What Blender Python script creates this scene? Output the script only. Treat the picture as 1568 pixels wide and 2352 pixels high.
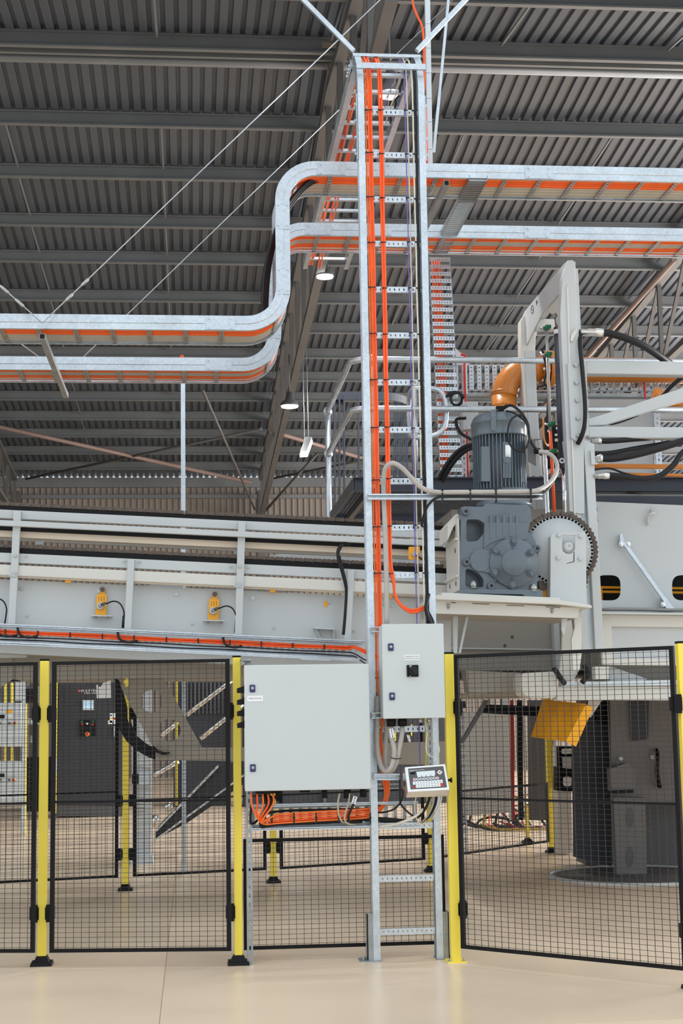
import bpy, bmesh, math, random
from mathutils import Vector as V, Matrix as M
from mathutils.geometry import tessellate_polygon
random.seed(7)
sc = bpy.context.scene
for o in list(bpy.data.objects): bpy.data.objects.remove(o)
COL = sc.collection
PI = math.pi
# ------------------------------------------------------------------ camera
F, CX, CY, H = 3520.0, 784.0, 1176.0, 1.6          # focal length in pixels of the 1568x2352 frame
YAW, PITCH, ROLL = math.radians(5.6), math.radians(7.45), 0.0155
_r0 = V((math.cos(YAW), -math.sin(YAW), 0))
FWD = V((math.sin(YAW)*math.cos(PITCH), math.cos(YAW)*math.cos(PITCH), math.sin(PITCH)))
_u0 = _r0.cross(FWD)
RGT = _r0*math.cos(ROLL) - _u0*math.sin(ROLL)
UPV = _r0*math.sin(ROLL) + _u0*math.cos(ROLL)
EYE = V((0, 0, H))
cd = bpy.data.cameras.new('camera'); cam = bpy.data.objects.new('camera', cd); COL.objects.link(cam)
cd.sensor_fit = 'VERTICAL'; cd.sensor_height = 36.0; cd.lens = F/2352*36.0
cd.clip_start = 0.1; cd.clip_end = 400
mw = M.Identity(4)
for i in range(3):
    mw[i][0] = RGT[i]; mw[i][1] = UPV[i]; mw[i][2] = -FWD[i]; mw[i][3] = EYE[i]
cam.matrix_world = mw
sc.camera = cam
# ------------------------------------------------------------------ world, sun, exposure
sc.view_settings.view_transform = 'Standard'; sc.view_settings.look = 'None'
sc.view_settings.gamma = 1.0; sc.view_settings.use_curve_mapping = False
sc.view_settings.exposure = 0.0
w = bpy.data.worlds.new('sky'); sc.world = w; w.use_nodes = True
bg = w.node_tree.nodes['Background']; bg.inputs[0].default_value = (0.86, 0.94, 1.0, 1); bg.inputs[1].default_value = 1.35
# added area light for daylight from the right; the bay opening is unseen
al = bpy.data.lights.new('side_daylight', 'AREA'); al.shape = 'RECTANGLE'; al.size = 26; al.size_y = 4; al.energy = 4600; al.color = (1.0, 0.95, 0.92)
ao = bpy.data.objects.new('side_daylight', al); COL.objects.link(ao); ao.location = (14.45, 26, 5.0)
ao.rotation_euler = (math.radians(90), 0, math.radians(90))
# ------------------------------------------------------------------ pixel <-> world
def ray(px, py): return FWD + RGT*((px-CX)/F) - UPV*((py-CY)/F)
def P(px, py, Y):                                   # the point of a ray at depth Y
    d = ray(px, py); return EYE + d*(Y/d.y)
def PZ(px, py, z):
    d = ray(px, py); return EYE + d*((z-H)/d.z)
def PX(px, py, X):
    d = ray(px, py); return EYE + d*(X/d.x)
def G(px, py): return PZ(px, py, 0.0)
def S(px, Y): return px*Y/F                         # length of px pixels at depth Y
# ------------------------------------------------------------------ materials
def mat(name, col, rough=0.5, metal=0.0, noise=0.0, scale=6.0, bump=0.0, bscale=60.0, emis=None, trans=0.0, spangle=0.0, stretch=None, coat=0.0, rvar=0.0, spec=0.5):
    m = bpy.data.materials.new(name); m.use_nodes = True
    nt = m.node_tree; b = nt.nodes['Principled BSDF']; L = nt.links
    b.inputs['Base Color'].default_value = (*col, 1); b.inputs['Roughness'].default_value = rough; b.inputs['Metallic'].default_value = metal
    b.inputs['Specular IOR Level'].default_value = spec
    if coat: b.inputs['Coat Weight'].default_value = coat
    if trans: b.inputs['Transmission Weight'].default_value = trans
    if emis: b.inputs['Emission Color'].default_value = (*emis[:3], 1); b.inputs['Emission Strength'].default_value = emis[3]
    tc = nt.nodes.new('ShaderNodeTexCoord'); src = tc.outputs['Object']
    if stretch:
        mp = nt.nodes.new('ShaderNodeMapping'); mp.inputs['Scale'].default_value = stretch; L.new(src, mp.inputs[0]); src = mp.outputs[0]
    if noise or rvar:
        n = nt.nodes.new('ShaderNodeTexNoise'); n.inputs['Scale'].default_value = scale; n.inputs['Detail'].default_value = 5; L.new(src, n.inputs[0])
        if noise:
            r = nt.nodes.new('ShaderNodeMapRange'); r.inputs[1].default_value = 0.3; r.inputs[2].default_value = 0.7
            r.inputs[3].default_value = 1-noise; r.inputs[4].default_value = 1+noise; L.new(n.outputs[0], r.inputs[0])
            mx = nt.nodes.new('ShaderNodeVectorMath'); mx.operation = 'SCALE'; mx.inputs[0].default_value = col; L.new(r.outputs[0], mx.inputs['Scale'])
            out = mx.outputs[0]
            if spangle:
                vo = nt.nodes.new('ShaderNodeTexVoronoi'); vo.inputs['Scale'].default_value = 60; L.new(src, vo.inputs[0])
                r2 = nt.nodes.new('ShaderNodeMapRange'); r2.inputs[3].default_value = 1-spangle; r2.inputs[4].default_value = 1+spangle; L.new(vo.outputs['Color'], r2.inputs[0])
                mx2 = nt.nodes.new('ShaderNodeVectorMath'); mx2.operation = 'SCALE'; L.new(out, mx2.inputs[0]); L.new(r2.outputs[0], mx2.inputs['Scale']); out = mx2.outputs[0]
            L.new(out, b.inputs['Base Color'])
        if rvar:
            r3 = nt.nodes.new('ShaderNodeMapRange'); r3.inputs[1].default_value = 0.3; r3.inputs[2].default_value = 0.7
            r3.inputs[3].default_value = rough-rvar; r3.inputs[4].default_value = rough+rvar; L.new(n.outputs[0], r3.inputs[0]); L.new(r3.outputs[0], b.inputs['Roughness'])
    if bump:
        n2 = nt.nodes.new('ShaderNodeTexNoise'); n2.inputs['Scale'].default_value = bscale; L.new(src, n2.inputs[0])
        bp = nt.nodes.new('ShaderNodeBump'); bp.inputs['Strength'].default_value = bump; bp.inputs['Distance'].default_value = 0.004
        L.new(n2.outputs[0], bp.inputs['Height']); L.new(bp.outputs[0], b.inputs['Normal'])
    return m
def hx(r, g, b):
    f = lambda c: ((c/255+0.055)/1.055)**2.4 if c > 10 else c/255/12.92
    return (f(r), f(g), f(b))
GALV = mat('galvanised steel', (0.56, 0.615, 0.665), 0.36, 0.75, 0.12, 5.0, spangle=0.10, rvar=0.08)
GALVD = mat('weathered galvanised steel', (0.34, 0.36, 0.37), 0.45, 0.7, 0.15, 5.0, spangle=0.1)
ALU = mat('zinc trunking', (0.60, 0.66, 0.70), 0.45, 0.35, 0.05)
ZINC = mat('zinc bolts', (0.42, 0.43, 0.42), 0.35, 0.9, 0.1, 20)
CHROME = mat('chrome rod', (0.8, 0.82, 0.85), 0.08, 1.0)
STAIN = mat('stainless steel', (0.74, 0.73, 0.71), 0.24, 0.9, 0.05, 3.0)
CAB = mat('light grey cabinet enamel', hx(201, 207, 208), 0.42, 0, 0.02, 2.0)
PAINT = mat('pale grey machine paint', hx(196, 200, 201), 0.4, 0, 0.035, 2.2)
PAINTW = mat('warm white machine paint', hx(214, 212, 205), 0.42, 0, 0.03, 2.0)
CREAM = mat('cream bounce tinted paint', hx(224, 208, 188), 0.45, 0, 0.03, 2.0)  # cream tone puts light bounced onto under surfaces into the colour
TAUPE = mat('shaded grey machine paint', hx(156, 151, 142), 0.5, 0, 0.04, 1.5)  # machine paint made darker and browner to carry the shade underneath
DGREY = mat('dark grey machine paint', hx(84, 84, 86), 0.45, 0, 0.06, 2.0)
NAVY = mat('dark blue grey beam paint', hx(60, 66, 78), 0.6, 0, 0.06, 2.0)
CABDK = mat('charcoal cabinet enamel', hx(58, 60, 66), 0.5, 0, 0.05, 2.0, spec=0.3)
MOTOR = mat('blue grey motor enamel', hx(94, 106, 116), 0.3, 0, 0.05, 5.0, coat=0.25)
MOTORD = mat('motor fin enamel', hx(92, 100, 110), 0.38, 0, 0.05, 5.0)
YEL = mat('safety yellow powder coat', hx(252, 228, 82), 0.4, 0, 0.03, 3.0)
AMBER = mat('amber yellow paint', hx(248, 172, 14), 0.4, 0, 0.04, 4.0)
ORANGE = mat('orange cable sheath', hx(250, 92, 28), 0.42, 0, 0.06, 8.0)
ORANGE2 = mat('light orange cable sheath', hx(252, 122, 44), 0.42, 0, 0.06, 8.0)
BEIGE = mat('beige cable sheath', hx(196, 188, 172), 0.5, 0, 0.08, 8.0)
WHITEC = mat('white cable sheath', hx(222, 218, 205), 0.45, 0, 0.03, 8.0)
PURPLE = mat('violet cable sheath', hx(120, 104, 190), 0.45)
GREYC = mat('grey conduit', hx(176, 170, 164), 0.4, 0, 0.05, 12.0)
BRAID = mat('braided grey conduit', hx(150, 148, 145), 0.5, 0.3, 0.2, 90.0)
BLACK = mat('black rubber', hx(30, 30, 33), 0.45, 0, 0.1, 6.0, spec=0.3)
BLACKP = mat('black powder coat', hx(20, 19, 22), 0.5, 0, 0.05, 8.0, spec=0.2)
WIRE = mat('black mesh wire', hx(30, 28, 30), 0.38, spec=0.5)
PIPE = mat('ochre pipe enamel', hx(206, 126, 44), 0.28, 0, 0.06, 3.0, coat=0.3)
CHAIN = mat('oiled chain steel', hx(96, 84, 76), 0.45, 0.6, 0.2, 20.0)
BLUEBLK = mat('blue black cylinder paint', hx(44, 50, 66), 0.28, 0, 0.05, 4.0, coat=0.3)
LOCKB = mat('navy lock plastic', hx(44, 46, 98), 0.4)
GREEN = mat('green valve plastic', hx(20, 120, 84), 0.4)
RED = mat('red plastic', hx(206, 42, 30), 0.4)
LABELW = mat('white label', hx(236, 238, 240), 0.45)
INK = mat('printed ink', hx(60, 64, 76), 0.6)
INKW = mat('white print', hx(232, 232, 236), 0.5)
SCREEN = mat('grey lcd screen', hx(206, 215, 218), 0.4, 0, emis=(*hx(160, 175, 180), 0.25))  # faint glow added to lift the display to light grey
SCRB = mat('lit touch screen', hx(150, 180, 200), 0.3, 0, emis=(*hx(170, 205, 225), 0.6))
LAMP = mat('lit lamp diffuser', (1, 1, 1), 0.5, emis=(1, 1, 1, 14.0))
ROOFM = mat('galvanised roof sheet', (0.118, 0.137, 0.165), 0.36, 0.45, 0.12, 0.8, stretch=(1, 0.2, 1))
PURL = mat('galvanised purlin', (0.185, 0.195, 0.20), 0.5, 0.3, 0.1, 1.5)
TRUSS = mat('grey steel truss paint', (0.10, 0.098, 0.095), 0.5, 0, 0.1, 1.5)
PINKB = mat('pinkish brace paint', hx(132, 112, 105), 0.5, 0, 0.1, 1.5)  # lighter and pinker than the truss paint
WALLM = mat('beige wall sheet', hx(138, 129, 120), 0.5, 0.1, 0.06, 0.6)
TAN = mat('tan card', hx(130, 116, 98), 0.6)
PLEX = mat('clear tube', (0.8, 0.8, 0.8), 0.15, 0, trans=0.7)
# floor: trowelled beige concrete with soft blotches, partly standing in for patches of shade
FLOOR = mat('trowelled beige concrete', hx(234, 211, 184), 0.32, 0, 0.10, 0.45, rvar=0.10, stretch=(0.7, 1.1, 1))
# ------------------------------------------------------------------ mesh builder
class MB:
    def __init__(s): s.v = []; s.f = []; s.sm = []
    def add(s, vs, fs, smooth=False):
        n = len(s.v); s.v += [V(p) for p in vs]; s.f += [tuple(i+n for i in f) for f in fs]; s.sm += [smooth]*len(fs); return s
    def hexa(s, a, b):                              # a, b: two quads of 4 points
        return s.add(list(a)+list(b), [(3,2,1,0),(4,5,6,7),(0,1,5,4),(1,2,6,5),(2,3,7,6),(3,0,4,7)])
    def box(s, x0, x1, y0, y1, z0, z1):
        return s.hexa([(x0,y0,z0),(x1,y0,z0),(x1,y1,z0),(x0,y1,z0)], [(x0,y0,z1),(x1,y0,z1),(x1,y1,z1),(x0,y1,z1)])
    def bar(s, p0, p1, w, h, up=(0,0,1)):
        return s.sweep([p0, p1], [(-w/2,-h/2),(w/2,-h/2),(w/2,h/2),(-w/2,h/2)], up)
    def sweep(s, path, prof, up=(0,0,1), smooth=False, caps=True, loop=False):
        path = [V(p) for p in path]; up = V(up); n = len(path); k = len(prof); vs = []
        for i, p in enumerate(path):
            if loop: t = (path[(i+1) % n]-path[i-1])
            elif i == 0: t = path[1]-path[0]
            elif i == n-1: t = path[-1]-path[-2]
            else: t = (path[i]-path[i-1]).normalized()+(path[i+1]-path[i]).normalized()
            t = t.normalized(); a = t.cross(up)
            if a.length < 1e-4: a = t.cross(V((0,1,0))) if abs(t.y) < .9 else t.cross(V((1,0,0)))
            a.normalize(); b = a.cross(t)
            sc_ = 1.0
            if 0 < i < n-1 or loop:
                d = (path[i]-path[i-1]).normalized(); c = max(0.4, d.dot(t)); sc_ = 1/c
                side = (path[(i+1) % n]-path[i]).normalized()-d
                if side.length > 1e-5:
                    side.normalize(); sa, sb = side.dot(a), side.dot(b)
                else: sa = sb = 0
            else: sa = sb = 0
            for q in prof:
                off = a*q[0]+b*q[1]
                if sa or sb:
                    m_ = a*sa+b*sb
                    if m_.length > .1: m_.normalize(); off = off+m_*(off.dot(m_)*(sc_-1))
                vs.append(p+off)
        fs = []
        for i in range(n if loop else n-1):
            j = (i+1) % n
            for q in range(k):
                r = (q+1) % k; fs.append((i*k+q, i*k+r, j*k+r, j*k+q))
        s.add(vs, fs, smooth)
        if caps and not loop:
            m = len(s.v)-n*k; s.f += [tuple(m+q for q in range(k-1,-1,-1)), tuple(m+(n-1)*k+q for q in range(k))]; s.sm += [False, False]
        return s
    def tube(s, path, r, n=8, loop=False):
        path = [V(p) for p in path]; N = len(path); vs = []; ref = None
        for i, p in enumerate(path):
            if loop: t = path[(i+1) % N]-path[i-1]
            else: t = path[min(i+1, N-1)]-path[max(i-1, 0)]
            t.normalize()
            if ref is None: ref = V((0,0,1)) if abs(t.z) < .9 else V((0,1,0))
            ref = (ref-t*ref.dot(t)); ref.normalize(); b = t.cross(ref)
            rr = r[i] if isinstance(r, (list, tuple)) else r
            for k in range(n):
                a = 2*PI*k/n; vs.append(p+(ref*math.cos(a)+b*math.sin(a))*rr)
        fs = [(i*n+k, i*n+(k+1) % n, ((i+1) % N)*n+(k+1) % n, ((i+1) % N)*n+k) for i in range(N if loop else N-1) for k in range(n)]
        s.add(vs, fs, True)
        if not loop:
            m = len(s.v)-N*n; s.f += [tuple(m+k for k in range(n-1,-1,-1)), tuple(m+(N-1)*n+k for k in range(n))]; s.sm += [False, False]
        return s
    def cyl(s, p0, p1, r, n=16, r1=None):
        p0 = V(p0); p1 = V(p1); return s.tube([p0, p1], [r, r if r1 is None else r1], n)
    def lathe(s, c, ax, prof, n=24):                # prof: (radius, along)
        c = V(c); ax = V(ax).normalized(); e = ax.orthogonal().normalized(); g = ax.cross(e); vs = []; fs = []; K = len(prof)
        for r, h in prof:
            for k in range(n):
                a = 2*PI*k/n; vs.append(c+ax*h+(e*math.cos(a)+g*math.sin(a))*max(r, 1e-4))
        for i in range(K-1):
            for k in range(n): fs.append((i*n+k, i*n+(k+1) % n, (i+1)*n+(k+1) % n, (i+1)*n+k))
        return s.add(vs, fs, True)
    def prism(s, pts, vec, holes=()):               # planar outline, swept along vec, with holes
        vec = V(vec); loops = [[V(p) for p in pts]]+[[V(p) for p in h] for h in holes]
        flat = [p for l in loops for p in l]; n = len(flat)
        tris = tessellate_polygon(loops) if holes else None
        fs = []
        if holes:
            for t in tris: fs.append(tuple(t)); fs.append(tuple(i+n for i in reversed(t)))
        else: fs = [tuple(range(n)), tuple(range(2*n-1, n-1, -1))]
        k = 0
        for l in loops:
            m = len(l)
            for i in range(m): j = (i+1) % m; fs.append((k+i, k+j, k+j+n, k+i+n))
            k += m
        return s.add(flat+[p+vec for p in flat], fs)
    def ball(s, c, r, n=12, m=8, sq=(1,1,1)):
        c = V(c); vs = []; fs = []
        for i in range(m+1):
            t = PI*i/m
            for k in range(n): a = 2*PI*k/n; vs.append(c+V((math.sin(t)*math.cos(a)*sq[0], math.sin(t)*math.sin(a)*sq[1], math.cos(t)*sq[2]))*r)
        for i in range(m):
            for k in range(n): fs.append((i*n+k, i*n+(k+1) % n, (i+1)*n+(k+1) % n, (i+1)*n+k))
        return s.add(vs, fs, True)
    def join(s, o):
        n = len(s.v); s.v += o.v; s.f += [tuple(i+n for i in f) for f in o.f]; s.sm += o.sm; return s
ORG = {}
def _w(o): return ORG.get(o.name, V((0,0,0)))
def O(name, mb, m, parent=None, label=None, cat=None, group=None, kind=None, bevel=0.0, fix=True):
    me = bpy.data.meshes.new(name)
    lo = V((min(p.x for p in mb.v), min(p.y for p in mb.v), min(p.z for p in mb.v))); hi = V((max(p.x for p in mb.v), max(p.y for p in mb.v), max(p.z for p in mb.v)))
    org = V(((lo.x+hi.x)/2, (lo.y+hi.y)/2, lo.z))
    me.from_pydata([p-org for p in mb.v], [], mb.f); me.polygons.foreach_set('use_smooth', mb.sm)
    if fix:
        b = bmesh.new(); b.from_mesh(me); bmesh.ops.recalc_face_normals(b, faces=b.faces); b.to_mesh(me); b.free()
    me.materials.append(m); me.update()
    o = bpy.data.objects.new(name, me); COL.objects.link(o); ORG[o.name] = org
    if parent is not None: o.parent = parent; o.location = org-_w(parent)
    else: o.location = org
    if bevel:
        bv = o.modifiers.new('bevel', 'BEVEL'); bv.width = bevel; bv.segments = 2; bv.limit_method = 'ANGLE'; bv.angle_limit = math.radians(50)
    tag(o, label, cat, group, kind); return o
def tag(o, label=None, cat=None, group=None, kind=None):
    if label: o['label'] = label
    if cat: o['category'] = cat
    if group: o['group'] = group
    if kind: o['kind'] = kind
    return o
def T(name, label, cat, loc, group=None):           # an Empty at the base of a thing with parts
    o = bpy.data.objects.new(name, None); COL.objects.link(o); o.location = loc; o.empty_display_size = 0.1
    ORG[o.name] = V(loc); return tag(o, label, cat, group)
def C(src, at, parent=None, label=None, group=None):  # a copy of a mesh object (sharing its mesh), base moved to a world point
    o = src.copy(); COL.objects.link(o); ORG[o.name] = V(at); o.parent = parent
    o.location = V(at)-(_w(parent) if parent is not None else V((0,0,0)))
    if label: o['label'] = label
    if group: o['group'] = group
    return o
def to_floor(o, tol=0.08):                           # lets the foot of an upright reach the floor
    b = ORG[o.name].z
    for v in o.data.vertices:
        if v.co.z < tol: v.co.z = -b
    return o
def circ(px, py, r, Y, n=24, ry=None):
    ry = ry or r; return [P(px+r*math.cos(2*PI*k/n), py+ry*math.sin(2*PI*k/n), Y) for k in range(n)]
def poly(pts, Y): return [P(x, y, Y) for x, y in pts]
def plate(name, pts, Y, d, m, parent=None, holes=(), bevel=0.0, **kw):
    return O(name, MB().prism(poly(pts, Y), (0, d, 0), holes), m, parent, bevel=bevel, **kw)
def rpoly(pts, r, n=5):                             # round the corners of a 2D outline
    out = []; N = len(pts)
    for i in range(N):
        a, b, c = V((*pts[i-1], 0)), V((*pts[i], 0)), V((*pts[(i+1) % N], 0)); u = (a-b); w_ = (c-b)
        rr = min(r, u.length*.49, w_.length*.49); p = b+u.normalized()*rr; q = b+w_.normalized()*rr
        for k in range(n+1):
            t = k/n; x = p*(1-t)**2+b*2*t*(1-t)+q*t*t; out.append((x.x, x.y))
    return out
def smooth(pts, n=6):                               # Catmull-Rom through points (any tuple of 3 numbers)
    pts = [V(p) for p in pts]; out = []; q = [pts[0]*2-pts[1]]+pts+[pts[-1]*2-pts[-2]]
    for i in range(1, len(q)-2):
        a, b, c, d = q[i-1], q[i], q[i+1], q[i+2]
        for k in range(n):
            t = k/n; out.append(0.5*((2*b)+(c-a)*t+(2*a-5*b+4*c-d)*t*t+(3*b-a-3*c+d)*t**3))
    return out+[pts[-1]]
def pxs(pts, n=6):                                  # smooth path from (px, py, Y) triples
    return smooth([P(x, y, Y) for x, y, Y in pts], n)
def strip(p0, ax, up, nrm, length, width, ns, sw, sh, edge=0.012, flange=0.0):   # sheet strip with ns real slots
    p0, ax, up, nrm = V(p0), V(ax).normalized(), V(up).normalized(), V(nrm).normalized(); mb = MB()
    def q(x0, x1, z0, z1):
        if x1-x0 > 1e-6 and z1-z0 > 1e-6: mb.add([p0+ax*x0+up*z0, p0+ax*x1+up*z0, p0+ax*x1+up*z1, p0+ax*x0+up*z1], [(0,1,2,3)])
    z0, z1 = (width-sh)/2, (width+sh)/2; cell = (length-2*edge)/max(ns, 1)
    q(0, length, 0, z0); q(0, length, z1, width); x = 0
    for i in range(ns):
        c = edge+cell*(i+.5); q(x, c-sw/2, z0, z1); x = c+sw/2
    q(x, length, z0, z1)
    if flange:
        for z in (0, width): mb.add([p0+up*z, p0+ax*length+up*z, p0+ax*length+up*z-nrm*flange, p0+up*z-nrm*flange], [(0,1,2,3)])
    return mb
def text(name, body, size, at, parent, m, u=(1,0,0), v=(0,0,1), align='CENTER'):
    cu = bpy.data.curves.new(name, 'FONT'); cu.body = body; cu.size = size; cu.align_x = align; cu.align_y = 'CENTER'; cu.resolution_u = 2
    t = bpy.data.objects.new(name, cu); COL.objects.link(t)
    me = bpy.data.meshes.new_from_object(t.evaluated_get(bpy.context.evaluated_depsgraph_get())); bpy.data.objects.remove(t)
    o = bpy.data.objects.new(name, me); COL.objects.link(o); me.materials.clear(); me.materials.append(m)
    u, v = V(u).normalized(), V(v).normalized(); n = u.cross(v); R = M((u, v, n)).transposed().to_4x4()
    o.parent = parent; R.translation = V(at)-(_w(parent) if parent is not None else V((0,0,0))); o.matrix_local = R
    return o
def hexbolt(c, nrm, r, h):
    mb = MB(); c = V(c); nrm = V(nrm).normalized(); mb.cyl(c, c+nrm*h*.35, r*1.45, 12); mb.cyl(c, c+nrm*h, r, 6); return mb
# ================================================================== SETTING
# floor slabs
fl = O('floor', MB().box(-42, 42, -3, 62, -0.30, -0.008), FLOOR, kind='structure')
for ix in range(-4, 4):
    for iy in range(9):
        x0 = -0.18+ix*5.2; y0 = 2.0+iy*6.0
        O('slab', MB().box(x0+.0025, x0+5.1975, y0+.0025, y0+5.9975, -0.007, 0.0), FLOOR, fl)
# roof: trapezoidal sheet on both sides of the ridge
RY, BS = 18.9, 0.092
def roof_z(Y): return H+10-BS*RY-BS*abs(Y-RY)
PIT = 0.158
def sheet(y0, y1):
    mb = MB(); n = int(38.4/PIT)
    for i in range(n):
        x = -24+i*PIT
        xs = [(x, 0), (x+.092, 0), (x+.102, .042), (x+.148, .042), (x+PIT, 0)]
        for a, b in zip(xs[:-1], xs[1:]):
            mb.add([(a[0], y0, roof_z(y0)+a[1]), (b[0], y0, roof_z(y0)+b[1]), (b[0], y1, roof_z(y1)+b[1]), (a[0], y1, roof_z(y1)+a[1])], [(0,1,2,3)])
    return mb
WY = 40.6
ceil = O('ceiling', sheet(RY, WY+.03), ROOFM, kind='structure')
O('roof_slope', sheet(13.6, RY), ROOFM, ceil)
def purlin(Y, h=0.2):
    z = roof_z(Y)-.001; mb = MB(); t = .006; d = .075
    prof = [(Y, z), (Y-d, z), (Y-d, z-.022), (Y-d+t, z-.022), (Y-d+t, z-t), (Y-t, z-t), (Y-t, z-h+t), (Y-d+t, z-h+t), (Y-d+t, z-h+.022), (Y-d, z-h+.022), (Y-d, z-h), (Y, z-h)]
    mb.prism([(-24, y, zz) for y, zz in prof], (38.4, 0, 0)); return O('purlin', mb, PURL, ceil)
PYS = [14.25, 16.0, 17.75, 20.2, 21.85, 23.6, 25.1, 26.9, 28.5, 30.0, 31.5, 32.95, 34.45, 35.9, 37.45, 38.95]
for y in PYS: purlin(y)
O('ridge_pipe', MB().cyl((-24, 18.3, roof_z(18.3)-.135), (14.4, 18.3, roof_z(18.3)-.135), .06, 16), PURL, ceil)
O('ridge_channel', MB().box(-24, 14.4, 18.0, 18.06, roof_z(18)-.17, roof_z(18)-.0), PURL, ceil)
plate('tan_card', [(740, 97), (776, 98), (776, 108), (740, 107)], 17.62, .04, TAN, ceil)  # tan card on the purlin near the truss
c = P(768, 148, 18.2); O('pipe_coupling', MB().cyl(c-V((.07,0,0)), c+V((.07,0,0)), .085, 12).box(c.x-.03, c.x+.03, c.y-.04, c.y+.04, c.z, c.z+.2), TRUSS, ceil)
X0 = P(368, 170, 19.5).x
for k in range(-4, 5):
    x = X0+k*2.1
    for ya, yb in zip(PYS[:-1], PYS[1:]):
        if x < -7 and ya > 30: continue
        if ya == 17.75: continue
        O('sag_rod', MB().bar((x, ya-.02, roof_z(ya)-.16), (x, yb-.09, roof_z(yb)-.06), .025, .025), PURL, ceil)
# far wall of upright trapezoidal sheet, eaves beam under open rib ends
def wall_sheet():
    mb = MB(); n = int(46/PIT); z1 = roof_z(WY)-.02
    for i in range(n):
        x = -24+i*PIT; xs = [(x, 0), (x+.105, 0), (x+.115, .034), (x+.145, .034), (x+PIT, 0)]
        for a, b in zip(xs[:-1], xs[1:]): mb.add([(a[0], WY-a[1], 0), (b[0], WY-b[1], 0), (b[0], WY-b[1], z1), (a[0], WY-a[1], z1)], [(0,1,2,3)])
    return mb
wb = O('wall_back', wall_sheet(), WALLM, kind='structure')
O('eaves_beam', MB().box(-24, 22, WY-.16, WY-.04, roof_z(WY)-.27, roof_z(WY)-.012), PURL, wb)
for z in (roof_z(WY)-.47, 6.75, 4.9, 3.0): O('wall_rail', MB().box(-24, 22, WY-.14, WY-.036, z-.1, z), PURL, wb)
O('wall_right_unseen', MB().box(14.5, 14.6, 12.9, 40.5, 0, 2.95).box(14.5, 14.6, 12.9, 40.5, 7.05, 8.3).box(14.5, 14.6, 39.1, 40.5, 2.95, 7.05), WALLM, kind='structure')  # unseen wall, its opening cut to suit the added area light
O('wall_left_unseen', MB().box(-24.1, -24, 20, 40.5, 0, 8.3), WALLM, kind='structure')  # unseen wall added to cut light from the left, open at the front
# roof trusses running front to back
def truss(X, ya, yb, label, nod, pm=TRUSS, bot=None):
    t = T('roof_truss', label, 'truss', (X, (ya+yb)/2, roof_z(yb)-1.4), 'roof trusses')
    bot = bot or (lambda Y: min(8.0, 6.75+.056*(39.5-Y)))
    top = lambda Y: roof_z(Y)-.26
    ys = [ya+(yb-ya)*i/nod for i in range(nod+1)]
    O('top_chord', MB().sweep([(X, ya, top(ya))]+([(X, RY, top(RY))] if ya < RY < yb else [])+[(X, yb, top(yb))], [(-.07,-.06),(.07,-.06),(.07,.06),(-.07,.06)]), pm, t)
    O('bottom_chord', MB().sweep([(X, y, bot(y)) for y in ([ya, RY, yb] if ya < RY < yb else [ya, yb])], [(-.06,-.05),(.06,-.05),(.06,.05),(-.06,.05)]), pm, t)
    for i, y in enumerate(ys):
        O('upright', MB().bar((X, y, bot(y)), (X, y, top(y)), .07, .07, (0,1,0)), pm, t)
        if i: O('diagonal', MB().bar((X+.01, ys[i-1], top(ys[i-1])), (X+.01, y, bot(y)), .05, .06, (1,0,0)), pm, t)
    return t
truss(1.8, 13.0, 39.6, 'dark grey roof truss in mid picture running away behind the lit lamps', 17)
truss(-4.55, 30.0, 39.6, 'dark grey roof truss end at the far left edge above the conveyor', 6)
truss(8.15, 14.5, 39.6, 'dark grey roof truss at the right behind the lifting frame', 16)
for X, nm in ((1.8, 'far steel column under the middle roof truss'), (-4.55, 'far steel column under the left roof truss'), (8.15, 'far steel column under the right roof truss')):
    c = T('steel_column', nm, 'column', (X, 39.9, 0), 'far steel columns')
    O('web', MB().box(X-.01, X+.01, 39.78, 40.02, 0, 7.4), TRUSS, c)
    for y in (39.76, 40.03): O('flange', MB().box(X-.11, X+.11, y-.01, y+.01, 0, 7.4), TRUSS, c)
# long diagonal braces in the roof and wall bays
def brace(name, a, b, r, m, label): return tag(O(name, MB().tube([a, b], r, 8), m), label, 'brace')
brace('brace_tube', P(-40, 972, 33), P(575, 1108, 39.3), .05, PINKB, 'long pinkish brace tube falling from left towards the far column')
brace('brace_tube', P(60, 1100, 39.3), P(600, 985, 33), .032, TRUSS, 'thin dark brace rising from the far left eaves to the middle truss')
brace('brace_tube', P(648, 998, 33), P(900, 1072, 39.3), .05, PINKB, 'pinkish brace tube to the right of the middle truss behind the tube lamp')
brace('brace_tube', P(630, 1098, 39.3), P(845, 1055, 35), .032, TRUSS, 'thin dark brace low beside the guard rail at the far wall')
brace('brace_tube', P(1548, 596, 20.5), P(1200, 985, 30), .04, PINKB, 'pinkish brace tube sloping down behind the black hydraulic hose')
brace('brace_tube', P(605, 1178, 39.3), P(730, 1040, 37), .035, TRUSS, 'thin dark strut leaning right from the foot of the far middle column')
brace('brace_tube', P(465, 895, 30), P(585, 1170, 39.4), .03, TRUSS, 'thin dark strut leaning left down to the far middle column')
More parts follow.
